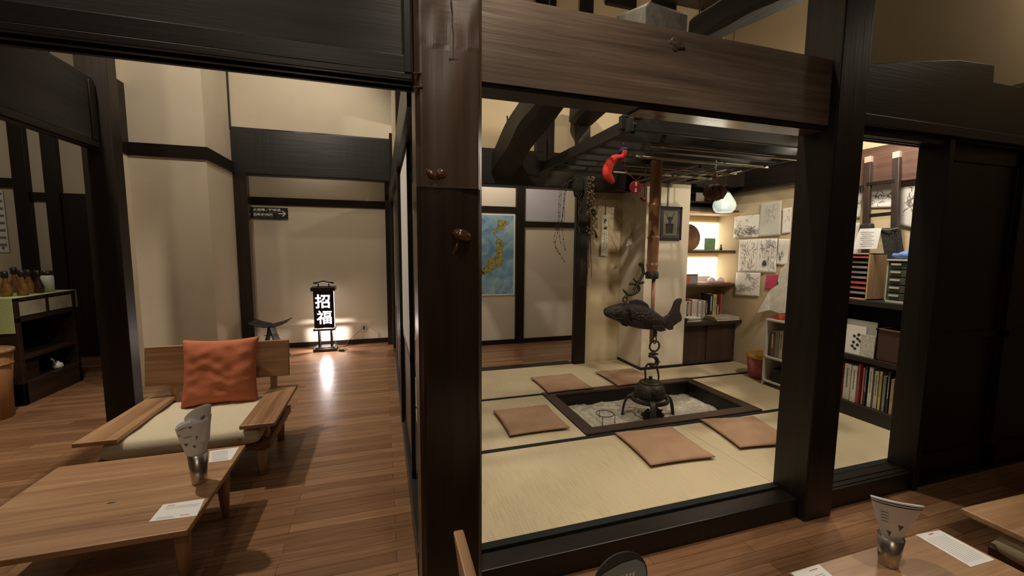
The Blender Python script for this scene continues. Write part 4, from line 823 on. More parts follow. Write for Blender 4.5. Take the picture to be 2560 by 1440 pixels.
# fish
fs_ = thing('wooden_fish', (2.25, 3.2, .65), 'dark carved wooden fish hung as a lever above the kettle', 'carving')
sec = [(93, 488, 500), (100, 468, 530), (125, 462, 545), (160, 450, 556), (200, 436, 572), (240, 430, 590), (290, 428, 612), (340, 436, 626), (400, 450, 636), (450, 470, 640), (500, 500, 636), (540, 534, 622), (570, 542, 612), (600, 540, 610)]
th = [.012, .035, .055, .075, .09, .10, .11, .112, .108, .095, .075, .05, .034, .024]
vs = []; K = 20
for (x_, a, b), w_ in zip(sec, th):
    T, Bt = C2(x_, a), C2(x_, b); cen = (T + Bt) / 2; hh = (T - Bt).length / 2
    for k_ in range(K):
        an = 2 * PI * k_ / K; cc, ss = math.cos(an), math.sin(an)
        vs.append(Vector((cen.x, cen.y + w_ * .75 * cc, cen.z + hh * ss)))
body = MB(); body.add(vs, [(i * K + k_, i * K + (k_ + 1) % K, (i + 1) * K + (k_ + 1) % K, (i + 1) * K + k_) for i in range(len(sec) - 1) for k_ in range(K)] + [tuple(range(K)), tuple(range((len(sec) - 1) * K, len(sec) * K))], True)
scm, nt, bs = newmat('carved_scales'); vo = N(nt, 'ShaderNodeTexVoronoi', i_Scale=42.); nt.links.new(coords(nt, (1, 1, 1.3)), vo.inputs['Vector'])
r = ramp(nt, vo.outputs[0], [(0, (.042, .027, .021)), (.6, (.017, .012, .010))]); nt.links.new(r.outputs[0], bs.inputs['Base Color']); bs.inputs['Roughness'].default_value = .6; bump(nt, bs, vo.outputs[0], .8, .012)
build('body', body, scm, fs_, sub=1)
def fin(name, pix, t0, dy): build(name, MB().prism([C2(*p_) + Vector((0, dy - t0 / 2, 0)) for p_ in pix], (0, t0, 0)), rust, fs_, .006)
fin('tail', [(560, 545), (600, 520), (625, 480), (645, 425), (665, 400), (695, 392), (697, 410), (685, 445), (680, 490), (697, 540), (694, 565), (665, 585), (630, 610), (628, 635), (600, 640), (560, 615)], .035, 0)
fin('dorsal_fin', [(290, 432), (300, 410), (350, 402), (395, 412), (435, 440), (450, 475), (400, 460)], .025, 0)
fin('pectoral_fin', [(265, 545), (330, 560), (362, 600), (350, 618), (300, 600), (268, 570)], .018, -.088)
fin('pelvic_fin', [(430, 600), (480, 590), (530, 600), (545, 635), (500, 645), (440, 622)], .020, -.06)
fin('belly_fin', [(200, 575), (240, 590), (268, 604), (255, 610), (225, 600)], .02, -.03)
e_ = MB(); p_ = C2(207, 488); blob(e_, (p_.x, p_.y - .058, p_.z), .016, .012, .014); build('eye', e_, rust, fs_)
m_ = MB().tube(smooth([C2(98, 498) + Vector((0, -.032, 0)), C2(125, 520) + Vector((0, -.042, 0)), C2(160, 540) + Vector((0, -.055, 0)), C2(225, 540) + Vector((0, -.07, 0))]), .006, 6).tube(smooth([C2(250, 455) + Vector((0, -.066, 0)), C2(268, 500) + Vector((0, -.082, 0)), C2(255, 545) + Vector((0, -.072, 0))]), .004, 6)
build('mouth_line', m_, rust, fs_)
# chain, ring, hanger hook
cn_ = thing('kettle_hook', (2.36, 3.2, .4), 'iron ring and twisted hook holding the kettle', 'hook')
build('swivel', MB().tube([C2(490, 635), C2(490, 652)], .022, 12).tube([C2(490, 652), C2(490, 692)], [.024, .019], 12), iron, cn_)
rc = C2(491, 718); build('link', MB().tube([rc + Vector((.016 * math.cos(a), 0, .036 * math.sin(a))) for a in [2 * PI * k_ / 18 for k_ in range(18)]], .0055, 8, True), iron, cn_)
rc = C2(489, 768); build('ring', MB().tube([rc + Vector((.052 * math.cos(a), .0, .050 * math.sin(a))) for a in [2 * PI * k_ / 28 for k_ in range(28)]], .0085, 8, True), iron, cn_)
build('hook_body', MB().tube(smooth([C2(480, 800), C2(482, 815), C2(480, 832), C2(455, 838), C2(452, 848), C2(485, 850), C2(505, 870), C2(508, 895), C2(490, 922), C2(465, 925), C2(445, 905), C2(430, 915)]), [.014] * 14 + [.012] * 8 + [.018] * 8 + [.024] * 16 + [.022] * 8 + [.016] * 6 + [.010] * 7, 10, flat=.7).tube([C2(443, 828) , C2(480, 822), C2(518, 832)], [.006, .018, .006], 10).tube([C2(510, 890), C2(538, 893)], [.008, .002], 6), iron, cn_)
# kettle + trivet
KZ = at(1630, 1003, Y=3.2).z; kx = at(1628, 980, Y=3.2).x
kt = thing('iron_kettle', (kx, 3.2, KZ), 'rounded cast-iron kettle with bail handle over the ash', 'kettle'); kz0 = C2(455, 1185).z; kz1 = C2(455, 1050).z
hk_ = kz1 - kz0; kx = C2(455, 1100).x
build('kettle_body', MB().lathe([(0, 0), (.085, 0), (.125, .02), (.140, .05), (.138, .09), (.122, .135), (.095, .165), (.085, .17), (.0, .17)], (kx, 3.2, kz0), 40), iron, kt)
build('lid', MB().lathe([(.100, .162), (.098, .170), (.07, .183), (.03, .19), (0, .192)], (kx, 3.2, kz0), 32), plain((.05, .045, .035), .5, .6, nsc=30, var=.3, bst=.3), kt)
build('lid_knob', MB().lathe([(.009, .19), (.010, .198), (.017, .208), (.015, .222), (0, .227)], (kx, 3.2, kz0), 16), iron, kt)
build('handle', MB().tube(smooth([Vector((kx - .085, 3.19, kz0 + .15)), C2(418, 1020), C2(416, 950), C2(435, 912), C2(470, 905), C2(502, 930), C2(520, 990), C2(518, 1040), C2(508, 1072)]), .0085, 8), iron, kt)
build('spout', MB().tube([(kx - .06, 3.06, kz0 + .11), (kx - .08, 3.0, kz0 + .14), (kx - .095, 2.965, kz0 + .18)], [.028, .02, .014], 12), iron, kt)
tv = thing('trivet', (kx, 3.2, -.085), 'heavy iron ring trivet with curved legs under the kettle', 'trivet'); rz_ = C2(455, 1185).z
build('ring', MB().lathe([(.150, -.005), (.174, -.005), (.174, .030), (.150, .030), (.150, -.005)], (kx, 3.2, rz_), 44, cap=False), iron, tv, .003)
build('spider', MB().box(kx - .15, kx + .15, 3.19, 3.21, rz_ - .008, rz_), iron, tv)
for an in (-.12, -2.05, 2.6):
    d = Vector((math.cos(an), math.sin(an), 0)); c0 = Vector((kx, 3.2, 0))
    P_ = [c0 + d * .15 + Vector((0, 0, rz_ + .03)), c0 + d * .19 + Vector((0, 0, rz_ + .02)), c0 + d * .225 + Vector((0, 0, rz_ - .05)), c0 + d * .245 + Vector((0, 0, -.12))]
    build('leg', MB().tube(smooth(P_), .027, 8, flat=.4), iron, tv)
cc_ = MB(); 
for k_, (dx, dy, sx_) in enumerate(((-.05, -.02, .05), (.04, .02, .055), (.0, .05, .05), (.075, -.04, .045))): blob(cc_, (kx + dx, 3.2 + dy, -.045), sx_, sx_, .045, 0, k_ * 3 + 1, .6, 10)
ccx = bpy.data.objects
for k_, (dx, dy, sx_, lb) in enumerate(((-.05, -.03, .05, 'black lump of charcoal under the kettle, left piece'), (.055, -.01, .055, 'black lump of charcoal under the kettle, right piece'))):
    o = MB(); blob(o, (kx + dx, 3.17 + dy, -.075), sx_, sx_, .048, 0, k_ * 3 + 1, .7, 9); o.sm = [False] * len(o.sm); o = build('charcoal', o, plain((.01, .01, .012), .7, nsc=30, bst=.5), None); tag(o, lb, 'charcoal', 'charcoal under the kettle')
w_ = thing('wire_stand', (1.9, 3.12, -.085), 'small round wire stand in the ash at the left', 'stand'); q = at(1512, 1034, Z=-.03); cx_, cy_ = q.x, q.y
build('wire_ring', MB().tube([(cx_ + .078 * math.cos(a), cy_ + .078 * math.sin(a), -.03) for a in [2 * PI * k_ / 28 for k_ in range(28)]], .0035, 6, True), iron, w_)
for an in (-.4, -2.3, 1.6): build('leg', MB().tube([(cx_ + .078 * math.cos(an), cy_ + .078 * math.sin(an), -.03), (cx_ + .09 * math.cos(an), cy_ + .09 * math.sin(an), -.036), (cx_ + .09 * math.cos(an), cy_ + .09 * math.sin(an), -.13)], .003, 6), iron, w_)
# ------------------------------------------------------------------ roof timbers
def log(name, a, b, w_, h_, seed, label, bow=0, m=None, side=0, amp=.014, taper=1.):
    o = build(name, hewn(a, b, w_, h_, seed, 26, amp, bow=bow, side=side, chamfer=.28, taper=taper), m or grey['y'], bevel=.004); return tag(o, label, 'beam', 'curved roof timbers')
log('roof_timber', at(1250, 425, Y=4.62), at(1385, 215, Y=3.1), .26, .30, 3, 'thick curved timber slanting up from the back beam at left', .04, wood((.030, .027, .023), (.013, .011, .010), 'y', .8, .6, .4))
log('roof_timber', at(1455, 285, Y=4.5), at(1650, 120, Y=2.5), .30, .24, 5, 'dark rounded timber end above the thin post, just under the beam', .03)
A_, B_ = at(1613, 12, Y=2.05), at(1722, 16, Y=2.05); C_ = at(1541, 40, Y=3.4); dn = Vector((0, 0, -.2)); wv_ = Vector((B_.x - A_.x, 0, 0))
m_ = MB().add([A_, A_ + wv_, A_ + wv_ + dn * .9, A_ + dn, A_ + Vector((.03, 0, .012)), C_, C_ + wv_, C_ + wv_ + dn, C_ + dn], [(0, 4, 1, 2, 3), (5, 8, 7, 6), (0, 3, 8, 5), (1, 6, 7, 2), (0, 5, 6, 1, 4), (3, 2, 7, 8)])
o = build('roof_timber', m_, wood((.13, .12, .10), (.06, .055, .047), 'y', .8, .7, .6), bevel=.008); tag(o, 'pale grey sawn timber end showing above the brown beam', 'beam', 'curved roof timbers')
log('roof_timber', at(1745, 85, Y=3.3), at(2010, -60, Y=2.3), .22, .24, 9, 'rough dark timber rising diagonally to the right above the beam', .02, wood((.040, .038, .033), (.014, .013, .012), 'y', 1.2, .7, 1.0))
log('roof_timber', at(1800, 365, Y=4.4), at(2080, 300, Y=2.3), .22, .2, 10, 'dark timber seen through the gap right of the rack', .0)
o = build('thin_post', MB().box(at(1442, 350, Y=4.6).x, at(1470, 350, Y=4.6).x, 4.55, 4.65, 2.53, at(1450, 292, Y=4.6).z), dark['z']); tag(o, 'thin dark strut standing on the back beam', 'post')
o = build('tie_rope', MB().tube([at(1338, 348, Y=4.3), at(1345, 400, Y=4.3)], .006, 6).tube([at(1272, 356, Y=4.2), at(1345, 400, Y=4.3)], .006, 6).tube([at(1268, 290, Y=4.0), at(1272, 356, Y=4.2)], .008, 6), ink); tag(o, 'thin dark ropes tied round the slanting timber', 'rope')
# ------------------------------------------------------------------ hanging decorations
rp_ = thing('red_pepper_ornament', at(1545, 415, Y=2.75), 'long red cloth pepper hanging from the rack', 'ornament')
redf = fabric((.60, .045, .035), 120, .15)
Pp = smooth([at(1562, 378, Y=2.75), at(1556, 392, Y=2.75), at(1535, 398, Y=2.75), at(1522, 415, Y=2.75), at(1518, 435, Y=2.75), at(1526, 448, Y=2.75), at(1534, 458, Y=2.75)])
n_ = len(Pp); build('pepper_body', MB().tube(Pp, [(.020 if i < 6 else .014 + .022 * math.sin(PI * min(1, (i - 4) / (n_ - 6)))) if i < n_ - 1 else .003 for i in range(n_)], 12), redf, rp_)
build('cap', MB().tube([at(1566, 374, Y=2.77), at(1556, 376, Y=2.77), at(1549, 384, Y=2.77)], [.018, .024, .014], 10), fabric((.02, .03, .07), 100), rp_)
build('string', MB().tube([at(1558, 374, Y=2.76), (at(1558, 374, Y=2.76).x, 2.76, 2.25)], .002, 5), ink, rp_)
rd = thing('red_wheel_ornament', at(1591, 468, Y=3.0), 'round red wooden charm with white slots hanging beside the bamboo', 'ornament'); c0 = at(1590, 468, Y=3.0); redp = plain((.28, .02, .025), .35)
build('disc', MB().prism([c0 + Vector((.052 * math.cos(2 * PI * k_ / 28), 0, .052 * math.sin(2 * PI * k_ / 28))) for k_ in range(28)], (0, .018, 0)), redp, rd, .003)
for dz_ in (.026, -.024): build('white_slot', MB().prism([c0 + Vector((-.008, -.001, dz_ - .015)), c0 + Vector((.008, -.001, dz_ - .015)), c0 + Vector((.006, -.001, dz_ + .015)), c0 + Vector((-.006, -.001, dz_ + .015))], (0, .002, 0)), whitep, rd)
build('string', MB().tube([at(1562, 425, Y=3.0), c0 + Vector((0, 0, .05)), at(1612, 430, Y=3.0)], .0025, 5).tube([at(1562, 425, Y=3.0), Vector((at(1562, 425, Y=3.0).x, 3.0, 2.2))], .002, 5), plain((.25, .03, .03), .8), rd)
bd = thing('red_bead_ornament', at(1611, 500, Y=3.05), 'small dark red beads on a string, left of the bamboo pole', 'ornament')
for (px, py, r_) in ((1611, 500, .019), (1603, 497, .012), (1611, 463, .013)): q = at(px, py, Y=3.06); b_ = MB(); blob(b_, q, r_, r_, r_, 0, 0, 0, 10); build('bead', b_, redp, bd)
build('string', MB().tube([at(1611, 500, Y=3.06), Vector((at(1611, 500, Y=3.06).x, 3.06, 2.2))], .002, 5), ink, bd)
# straw ball
sb = thing('straw_lantern', at(1787, 490, Y=3.0), 'brown straw and twig bundle hanging from the rack', 'ornament'); c0 = at(1787, 480, Y=3.0); rr = random.Random(5); straw = wood((.22, .13, .08), (.10, .055, .035), 'z', 1, .8, .3)
m_ = MB(); blob(m_, c0, .075, .07, .055, 0, 3, .1); build('straw_core', m_, straw, sb); m_ = MB()
for k_ in range(70):
    a = rr.uniform(0, 2 * PI); pr = [(.03, .06), (.082, .03), (.092, -.01), (.07, -.05), (.03, -.068)]
    m_.tube([c0 + Vector((r_ * math.cos(a + .15 * i), r_ * math.sin(a + .15 * i), z_ + rr.uniform(-.006, .006))) for i, (r_, z_) in enumerate(pr)], .004, 5)
build('straw_strands', m_, straw, sb)
m_ = MB()
for k_ in range(16): a = rr.uniform(0, 2 * PI); m_.tube([c0 + Vector((.01 * math.cos(a), .01 * math.sin(a), .062)), c0 + Vector((.10 * math.cos(a), .10 * math.sin(a), .05 + rr.uniform(-.01, .012)))], .003, 5)
build('twig_spokes', m_, pale, sb); m_ = MB(); blob(m_, at(1788, 441, Y=3.0), .024, .024, .026, 0, 1, .1); build('cork_top', m_, wood((.36, .22, .14), (.25, .14, .09), 'z', 1, .8, .2), sb)
build('cord', MB().tube([at(1788, 441, Y=3.0), Vector((at(1788, 441, Y=3.0).x, 3.0, 2.22))], .003, 5).tube([at(1788, 441, Y=3.0), Vector((at(1788, 441, Y=3.0).x + .02, 3.01, 2.22))], .002, 5), pale, sb)
# paper strip
ps = thing('poem_strip', at(1512, 590, Y=4.66), 'narrow white paper strip with brushed characters, on the tan wall', 'paper'); a0, a1 = at(1502, 639, Y=4.66), at(1521, 538, Y=4.66)
build('strip', MB().box(a0.x, a1.x, 4.655, 4.658, a0.z, a1.z), plain((.60, .55, .42), .8), ps)
g = MB(); rr = random.Random(9); w_ = a1.x - a0.x; hh = a1.z - a0.z
def glyph(mb, cx, cz, s_, y, rr, n=5, wd=.12):
    for k_ in range(n):
        a = rr.choice((0, 0, PI / 2, .8, -.8)) + rr.uniform(-.15, .15); l = s_ * rr.uniform(.25, .5); ox, oz = rr.uniform(-.3, .3) * s_, rr.uniform(-.35, .35) * s_
        mb.ribbon([Vector((cx + ox - l * math.cos(a), y, cz + oz - l * math.sin(a))), Vector((cx + ox, y, cz + oz)), Vector((cx + ox + l * math.cos(a), y, cz + oz + l * math.sin(a)))], [s_ * wd, s_ * wd * .7, s_ * wd * .4], (0, -1, 0))
glyph(g, a0.x + w_ * .55, a1.z - hh * .15, w_ * .55, 4.6538, rr, 7, .18); glyph(g, a0.x + w_ * .55, a1.z - hh * .32, w_ * .55, 4.6538, rr, 7, .18)
for k_ in range(7): glyph(g, a0.x + w_ * .45, a1.z - hh * (.46 + .065 * k_), w_ * .28, 4.6538, rr, 4); glyph(g, a0.x + w_ * .78, a1.z - hh * (.44 + .06 * k_), w_ * .24, 4.6538, rr, 4)
build('brush_writing', g, ink, ps); build('string', MB().box((a0.x + a1.x) / 2 - .004, (a0.x + a1.x) / 2 + .004, 4.655, 4.662, a1.z, at(1512, 508, Y=4.66).z), ink, ps)
# pampas stems and fan-shaped paper on the wall corner
sp = thing('dried_grass_stems', at(1580, 540, Y=4.5), 'thin arching dried grass stems before the tan wall', 'dried plant'); rr = random.Random(3); m_ = MB()
for pts_ in ([(1592, 615), (1590, 560), (1570, 510), (1530, 485), (1500, 500)], [(1594, 615), (1598, 560), (1590, 510), (1560, 478), (1525, 478)], [(1593, 610), (1585, 570), (1560, 530), (1525, 508), (1495, 522)], [(1595, 610), (1605, 560), (1612, 520), (1600, 490), (1590, 480)], [(1590, 612), (1570, 580), (1545, 545), (1520, 530)], [(1594, 610), (1600, 570), (1596, 530), (1580, 500)], [(1593, 612), (1575, 560), (1562, 540), (1545, 575)], [(1596, 610), (1606, 575), (1600, 545), (1585, 560)]):
    m_.tube(smooth([at(a, b, Y=4.40 + rr.uniform(-.03, .03)) for a, b in pts_], 8), .0022, 5)
build('stems', m_, wood((.22, .17, .10), (.12, .09, .05), 'z'), sp)
m_ = MB()
m_.prism([at(*p_, Y=4.44) for p_ in ((1565, 617), (1612, 596), (1612, 560), (1598, 548), (1584, 556), (1577, 580))], (0, .003, 0)); o = build('fan_shaped_paper', m_, plain((.50, .45, .33), .8), sp); o['label'] = 'cream fan shaped paper with grey drawing'
g = MB(); 
for k_ in range(16): a, b = rr.uniform(1580, 1606), rr.uniform(560, 598); g.ribbon([at(a, b, Y=4.4385), at(a + rr.uniform(-5, 5), b - rr.uniform(3, 12), Y=4.4385), at(a + rr.uniform(-8, 8), b - rr.uniform(10, 18), Y=4.4385)], .003, (0, -1, 0))
build('grey_drawing', g, inkg, sp)
# bead strings and grain bundle near post
hs = thing('berry_garland', at(1405, 560, Y=4.3), 'thin drooping strings of dark berries hanging before the passage', 'ornament'); rr = random.Random(8); m_ = MB(); bdm = MB()
for pts_ in ([(1418, 455), (1402, 470), (1397, 510), (1395, 560), (1385, 600), (1400, 635), (1412, 655)], [(1420, 458), (1412, 480), (1408, 520), (1405, 560), (1410, 610), (1413, 625)], [(1418, 455), (1404, 480), (1399, 540), (1398, 580), (1402, 612)], [(1422, 452), (1413, 490), (1407, 540), (1397, 570), (1388, 615), (1398, 634)]):
    P_ = smooth([at(a, b, Y=4.3) for a, b in pts_], 7); m_.tube(P_, .0018, 5)
    for k_ in range(2, len(P_), 3): blob(bdm, P_[k_], .007, .007, .007, 0, k_, .2, 6)
for k_ in range(14): blob(bdm, at(rr.uniform(1388, 1408), rr.uniform(562, 576), Y=4.3), .006, .006, .006, 0, 0, 0, 6)
build('stems', m_, ink, hs); build('berries', bdm, plain((.08, .02, .025), .5), hs)
build('string', MB().tube([at(1420, 455, Y=4.3), at(1438, 445, Y=4.4), at(1446, 436, Y=4.42)], .006, 6), ink, hs)
gb = thing('dried_grain_bundle', at(1470, 520, Y=4.45), 'dark bundle of dried stalks and seed heads hanging on the back post', 'dried plant'); m_ = MB(); s2 = MB(); gr = MB(); rr = random.Random(11)
for k_ in range(60):
    x0_ = rr.uniform(1455, 1474); x1_ = x0_ + rr.uniform(-12, 5); e_ = rr.uniform(560, 720)
    m_.tube(smooth([at(x0_, 440, Y=4.42), at(x0_ - 4 + rr.uniform(-8, 8), 500, Y=4.42), at(x1_, e_, Y=4.42)], 5), .0035, 4)
for k_ in range(150):
    v = rr.random(); px = 1478 + rr.uniform(-9, 9) - 4 * v; py = 442 + 145 * v ** 1.3; b = at(px, py, Y=4.38 + rr.uniform(-.04, .04)); blob(gr, b, .007, .007, .011, 0, k_, .3, 6)
for k_ in range(22): py = 475 + 5 * k_; blob(gr, at(1452 - .3 * k_ + 3 * math.sin(k_), py, Y=4.36), .006, .006, .006, 0, 0, 0, 6)
build('stalks', m_, plain((.035, .030, .022), .7), gb); o = build('seed_heads', gr, plain((.26, .19, .11), .5), gb); o['kind'] = 'stuff'
m_ = MB(); blob(m_, at(1445, 465, Y=4.40),   .07, .05, .11, 0, 5, .5, 14); build('leafy_tuft', m_, plain((.02, .022, .016), .9, nsc=60, bst=1.), gb)
build('stalks', MB().tube([at(1479, 470, Y=4.4), at(1479, 515, Y=4.4)], .003, 5).tube([at(1478, 515, Y=4.4), at(1484, 530, Y=4.4), at(1485, 540, Y=4.4)], [.01, .03, .012], 8), ink, gb)
gi = thing('gold_bell_ornament', at(1476, 575, Y=4.42), 'small gilt trinket hanging below the seed heads', 'ornament'); m_ = MB(); blob(m_, at(1474, 583, Y=4.42), .035, .03, .022, .2, 3, .2, 10); build('trinket', m_, plain((.32, .19, .08), .3, .6, nsc=40, var=.5), gi); build('tassel', MB().tube([at(1480, 572, Y=4.47), at(1489, 580, Y=4.47), at(1491, 594, Y=4.47)], [.005, .006, .014], 8).tube([at(1474, 575, Y=4.42), at(1474, 540, Y=4.42)], .002, 5), ink, gi)
# ------------------------------------------------------------------ drawings on the right wall
rr = random.Random(21)
def drawing(name, pix, X_, label, style, group, mat=None, dn=None):
    P_ = [at(a, b, X=X_) for a, b in pix]; t = thing(name, (P_[0] + P_[1] + P_[2] + P_[3]) / 4, label, 'drawing', group)
    def F(u, v, off=0): return P_[3].lerp(P_[2], u).lerp(P_[0].lerp(P_[1], u), v) + Vector((-off - .004 * (.5 + .5 * mnoise.noise(Vector((u * 3, v * 3, pix[0][0])))) , 0, 0))
    build('sheet', MB().grid(lambda u, v: F(u, v), 14, 14), mat or paper, t, solid=.0008)
    g = MB(); nrm = (-1, 0, 0)
    if style:
        for (cu, cv, ru, rv, n_, w_) in style:
            for k_ in range(n_):
                u = cu + rr.uniform(-ru, ru); v = cv + rr.uniform(-rv, rv); a = rr.uniform(0, 2 * PI); pts_ = []
                for s_ in range(6): pts_.append(F(min(.97, max(.03, u)), min(.97, max(.03, v)), .0018)); a += rr.uniform(-.9, .9); u += math.cos(a) * .045; v += math.sin(a) * .045
                g.ribbon(pts_, [w_ * q_ for q_ in (.4, 1, 1.2, 1, .7, .3)], nrm)
        o = build('ink_lines', g, dn or plain((.13, .12, .10), .8), t)
    return t, F
G = 'ink drawings pinned on the right wall'
drawing('ink_drawing', [(1837, 541), (1900, 536), (1896, 593), (1834, 595)], 4.368, 'wide ink drawing of massed chrysanthemums, upper left of the group', [(.5, .28, .45, .22, 90, .005), (.5, .8, .4, .1, 8, .002)], G)
drawing('ink_drawing', [(1902, 509), (1955, 501), (1951, 589), (1896, 592)], 4.362, 'tall faint pencil drawing on grey sheet, topmost of the group', [(.5, .72, .2, .04, 16, .003), (.5, .5, .25, .12, 14, .002)], G, plain((.50, .48, .42), .8, nsc=5, var=.06), plain((.28, .27, .25), .8))
drawing('ink_drawing', [(1957, 522), (1980, 518), (1976, 582), (1955, 585)], 4.368, 'narrow drawing partly behind the right post, level with the tall one', [(.6, .5, .3, .3, 10, .002)], G)
drawing('ink_drawing', [(1849, 600), (1896, 597), (1891, 680), (1845, 678)], 4.368, 'ink drawing of slender branches, left half of the middle pair', [(.5, .75, .3, .15, 22, .004), (.5, .35, .3, .25, 30, .004)], G)
drawing('ink_drawing', [(1896, 597), (1944, 596), (1940, 683), (1891, 680)], 4.364, 'ink drawing with a black capped bird, right half of the middle pair', [(.7, .85, .25, .1, 30, .003), (.35, .65, .25, .15, 22, .003), (.75, .3, .2, .25, 20, .003)], G)
bd_ = MB(); c0 = at(1910, 660, X=4.352); bd_.prism([c0 + Vector((0, .032 * math.cos(a) * (1 if math.sin(a) < 0 else .7), .034 * math.sin(a) + .01)) for a in [2 * PI * k_ / 20 for k_ in range(20)]], (.004, 0, 0))
lastd = [o for o in COL.objects if o.name.startswith('ink_drawing') and o.parent is None][-1]; build('bird', bd_, ink, lastd)
drawing('ink_drawing', [(1947, 597), (1975, 597), (1968, 664), (1941, 661)], 4.368, 'ink drawing half hidden behind the right post, beside the bird one', [(.4, .3, .15, .12, 14, .006)], G)
drawing('ink_drawing', [(1841, 681), (1902, 682), (1898, 742), (1836, 738)], 4.364, 'ink drawing of a curled shrimp, lowest of the group at left', [(.55, .82, .15, .05, 18, .006), (.4, .3, .2, .06, 26, .007), (.8, .55, .07, .2, 16, .005), (.25, .4, .06, .08, 10, .005)], G, None, plain((.30, .29, .26), .8))
drawing('red_paper', [(1916, 688), (1945, 686), (1941, 725), (1912, 723)], 4.366, 'square crimson paper pinned below the drawings', None, None, plain((.42, .03, .08), .7, nsc=14, var=.2))[0]['category'] = 'paper'
cl_ = thing('curled_sheet', at(1930, 750, X=4.3), 'large translucent sheet curling off the wall above the white shelf', 'paper')
P_ = [at(1892, 782, X=4.25), at(1926, 724, X=4.34), at(1960, 670, X=4.36), at(1980, 780, X=4.36), at(1950, 784, X=4.34), at(1924, 775, X=4.32)]
build('sheet', MB().add([P_[0], P_[1], P_[5]], [(0, 1, 2)]).add([P_[1], at(1962, 700, X=4.355), P_[3], P_[4], P_[5]], [(0, 1, 2, 3, 4)]).add([at(1944, 700, X=4.35), at(1952, 672, X=4.36), at(1975, 650, X=4.36), at(1975, 720, X=4.36), at(1950, 726, X=4.35)], [(0, 1, 2, 3, 4)]), plain((.52, .49, .42), .5, nsc=14, var=.15), cl_, solid=.001)
g = MB()
for k_ in range(26): a, b = rr.uniform(1930, 1955), rr.uniform(735, 775); g.ribbon([at(a, b, X=4.30), at(a + rr.uniform(-6, 6), b + rr.uniform(-3, 3), X=4.30)], .004, (-1, 0, 0))
# drawings behind the ladder
G2 = 'ink landscapes on the wall behind the ladder'
drawing('ink_landscape', [(2130, 455), (2160, 452), (2150, 545), (2118, 545)], 4.368, 'ink landscape left of the ladder', [(.5, .8, .35, .03, 12, .006), (.5, .35, .35, .04, 12, .006)], G2)
drawing('ink_landscape', [(2160, 460), (2240, 450), (2236, 518), (2156, 520)], 4.362, 'ink landscape of islands seen between the ladder rails', [(.6, .5, .3, .05, 18, .006), (.3, .2, .25, .05, 10, .004)], G2)
drawing('ink_landscape', [(2252, 468), (2342, 458), (2330, 584), (2248, 562)], 4.354, 'large curling ink landscape with wavy ridges, right of the ladder', [(.6, .85, .35, .02, 14, .007), (.6, .65, .35, .05, 26, .008), (.6, .5, .35, .05, 26, .008)], G2, plain((.50, .49, .46), .8, nsc=5, var=.08))
drawing('ink_landscape', [(2118, 560), (2150, 556), (2140, 690), (2110, 690)], 4.36, 'hanging paper scroll behind the tray organizer', [(.3, .3, .2, .05, 10, .005), (.3, .15, .2, .05, 10, .005)], G2)
# ladder
ld = thing('wooden_ladder', (4.25, 2.65, 1.05), 'dark wooden ladder leaning on the wall above the low bookcase', 'ladder')
La0, La1 = at(2172, 400, X=4.24), at(2165, 580, X=4.2); Lb0, Lb1 = at(2243, 388, X=4.24), at(2237, 585, X=4.2)
for a, b in ((La0, La1), (Lb0, Lb1)): d = (b - a).normalized(); e2 = a + d * ((a.z - 1.035) / -d.z); build('rail', MB().bar(a, e2, .035, .05, (0, 1, 0)), wood((.040, .024, .018), (.018, .011, .008), 'z'), ld, .003); build('rail_tip', MB().bar(a - d * .03, a + d * .025, .038, .053, (0, 1, 0)), plain((.38, .30, .24), .6), ld, .003)
for pa, pb in (((2168, 461), (2240, 452)), ((2168, 540), (2238, 533))): build('rung', MB().bar(at(*pa, X=4.22), at(*pb, X=4.22), .03, .03), dark['y'], ld, .002)
bw = plain((.015, .015, .014), .8, nsc=50, var=.5, bst=1.); bk2 = thing('black_woven_bag', at(2225, 660, X=4.15), 'black woven bag hanging at the foot of the ladder', 'bag'); P_ = [at(2198, 570, X=4.12), at(2243, 570, X=4.12), at(2256, 655, X=4.12), at(2212, 656, X=4.12)]
build('bag_body', MB().prism(P_, (.05, 0, 0)), bw, bk2, .012); m_ = MB()
for k_ in range(22): v = k_ / 21; c_ = P_[1].lerp(P_[2], v); blob(m_, c_ + Vector((-.004, .005, 0)), .008, .008, .008, 0, k_, .3, 6); blob(m_, P_[1].lerp(P_[2], v) + Vector((-.006, .03, 0)), .008, .008, .008, 0, k_, .3, 6)
build('woven_edge', m_, bw, bk2); build('drawstring', MB().tube([at(2200, 572, X=4.11), at(2222, 576, X=4.10), at(2245, 570, X=4.11)], .005, 6), plain((.12, .12, .12), .6), bk2)
# ------------------------------------------------------------------ low bookcase
BX = 3.90; bc = thing('low_bookcase', (4.13, 2.5, 0), 'long low black bookcase along the right wall', 'bookcase'); m_ = MB(); by0, by1 = 1.90, 2.86
m_.box(BX, 4.37, by0, by1, .985, 1.03).box(BX, 4.37, by0, by1, .50, .545).box(BX, 4.37, by0, by1, .002, .12).box(BX, 4.37, by0, by0 + .03, .1, .99).box(BX, 4.37, by1 - .03, by1, .1, .99).box(4.35, 4.37, by0, by1, .1, .99)
build('case', m_, wood((.022, .016, .012), (.010, .008, .007), 'y', 1, .5, .2), bc, .003)
y = by1 - .045; seqb = [('cream', .022), ('yellow', .03), ('pink', .02), ('white', .022), ('grey', .018), ('white', .018), ('red', .024), ('white', .055), ('white', .045), ('red', .015), ('pink', .014), ('black', .014), ('white', .03), ('cream', .03), ('yellow', .018), ('grey', .02), ('black', .016), ('tan', .022), ('white', .022), ('pink', .02), ('white', .024), ('red', .022), ('white', .022), ('pink', .016), ('cream', .02), ('white', .02)]
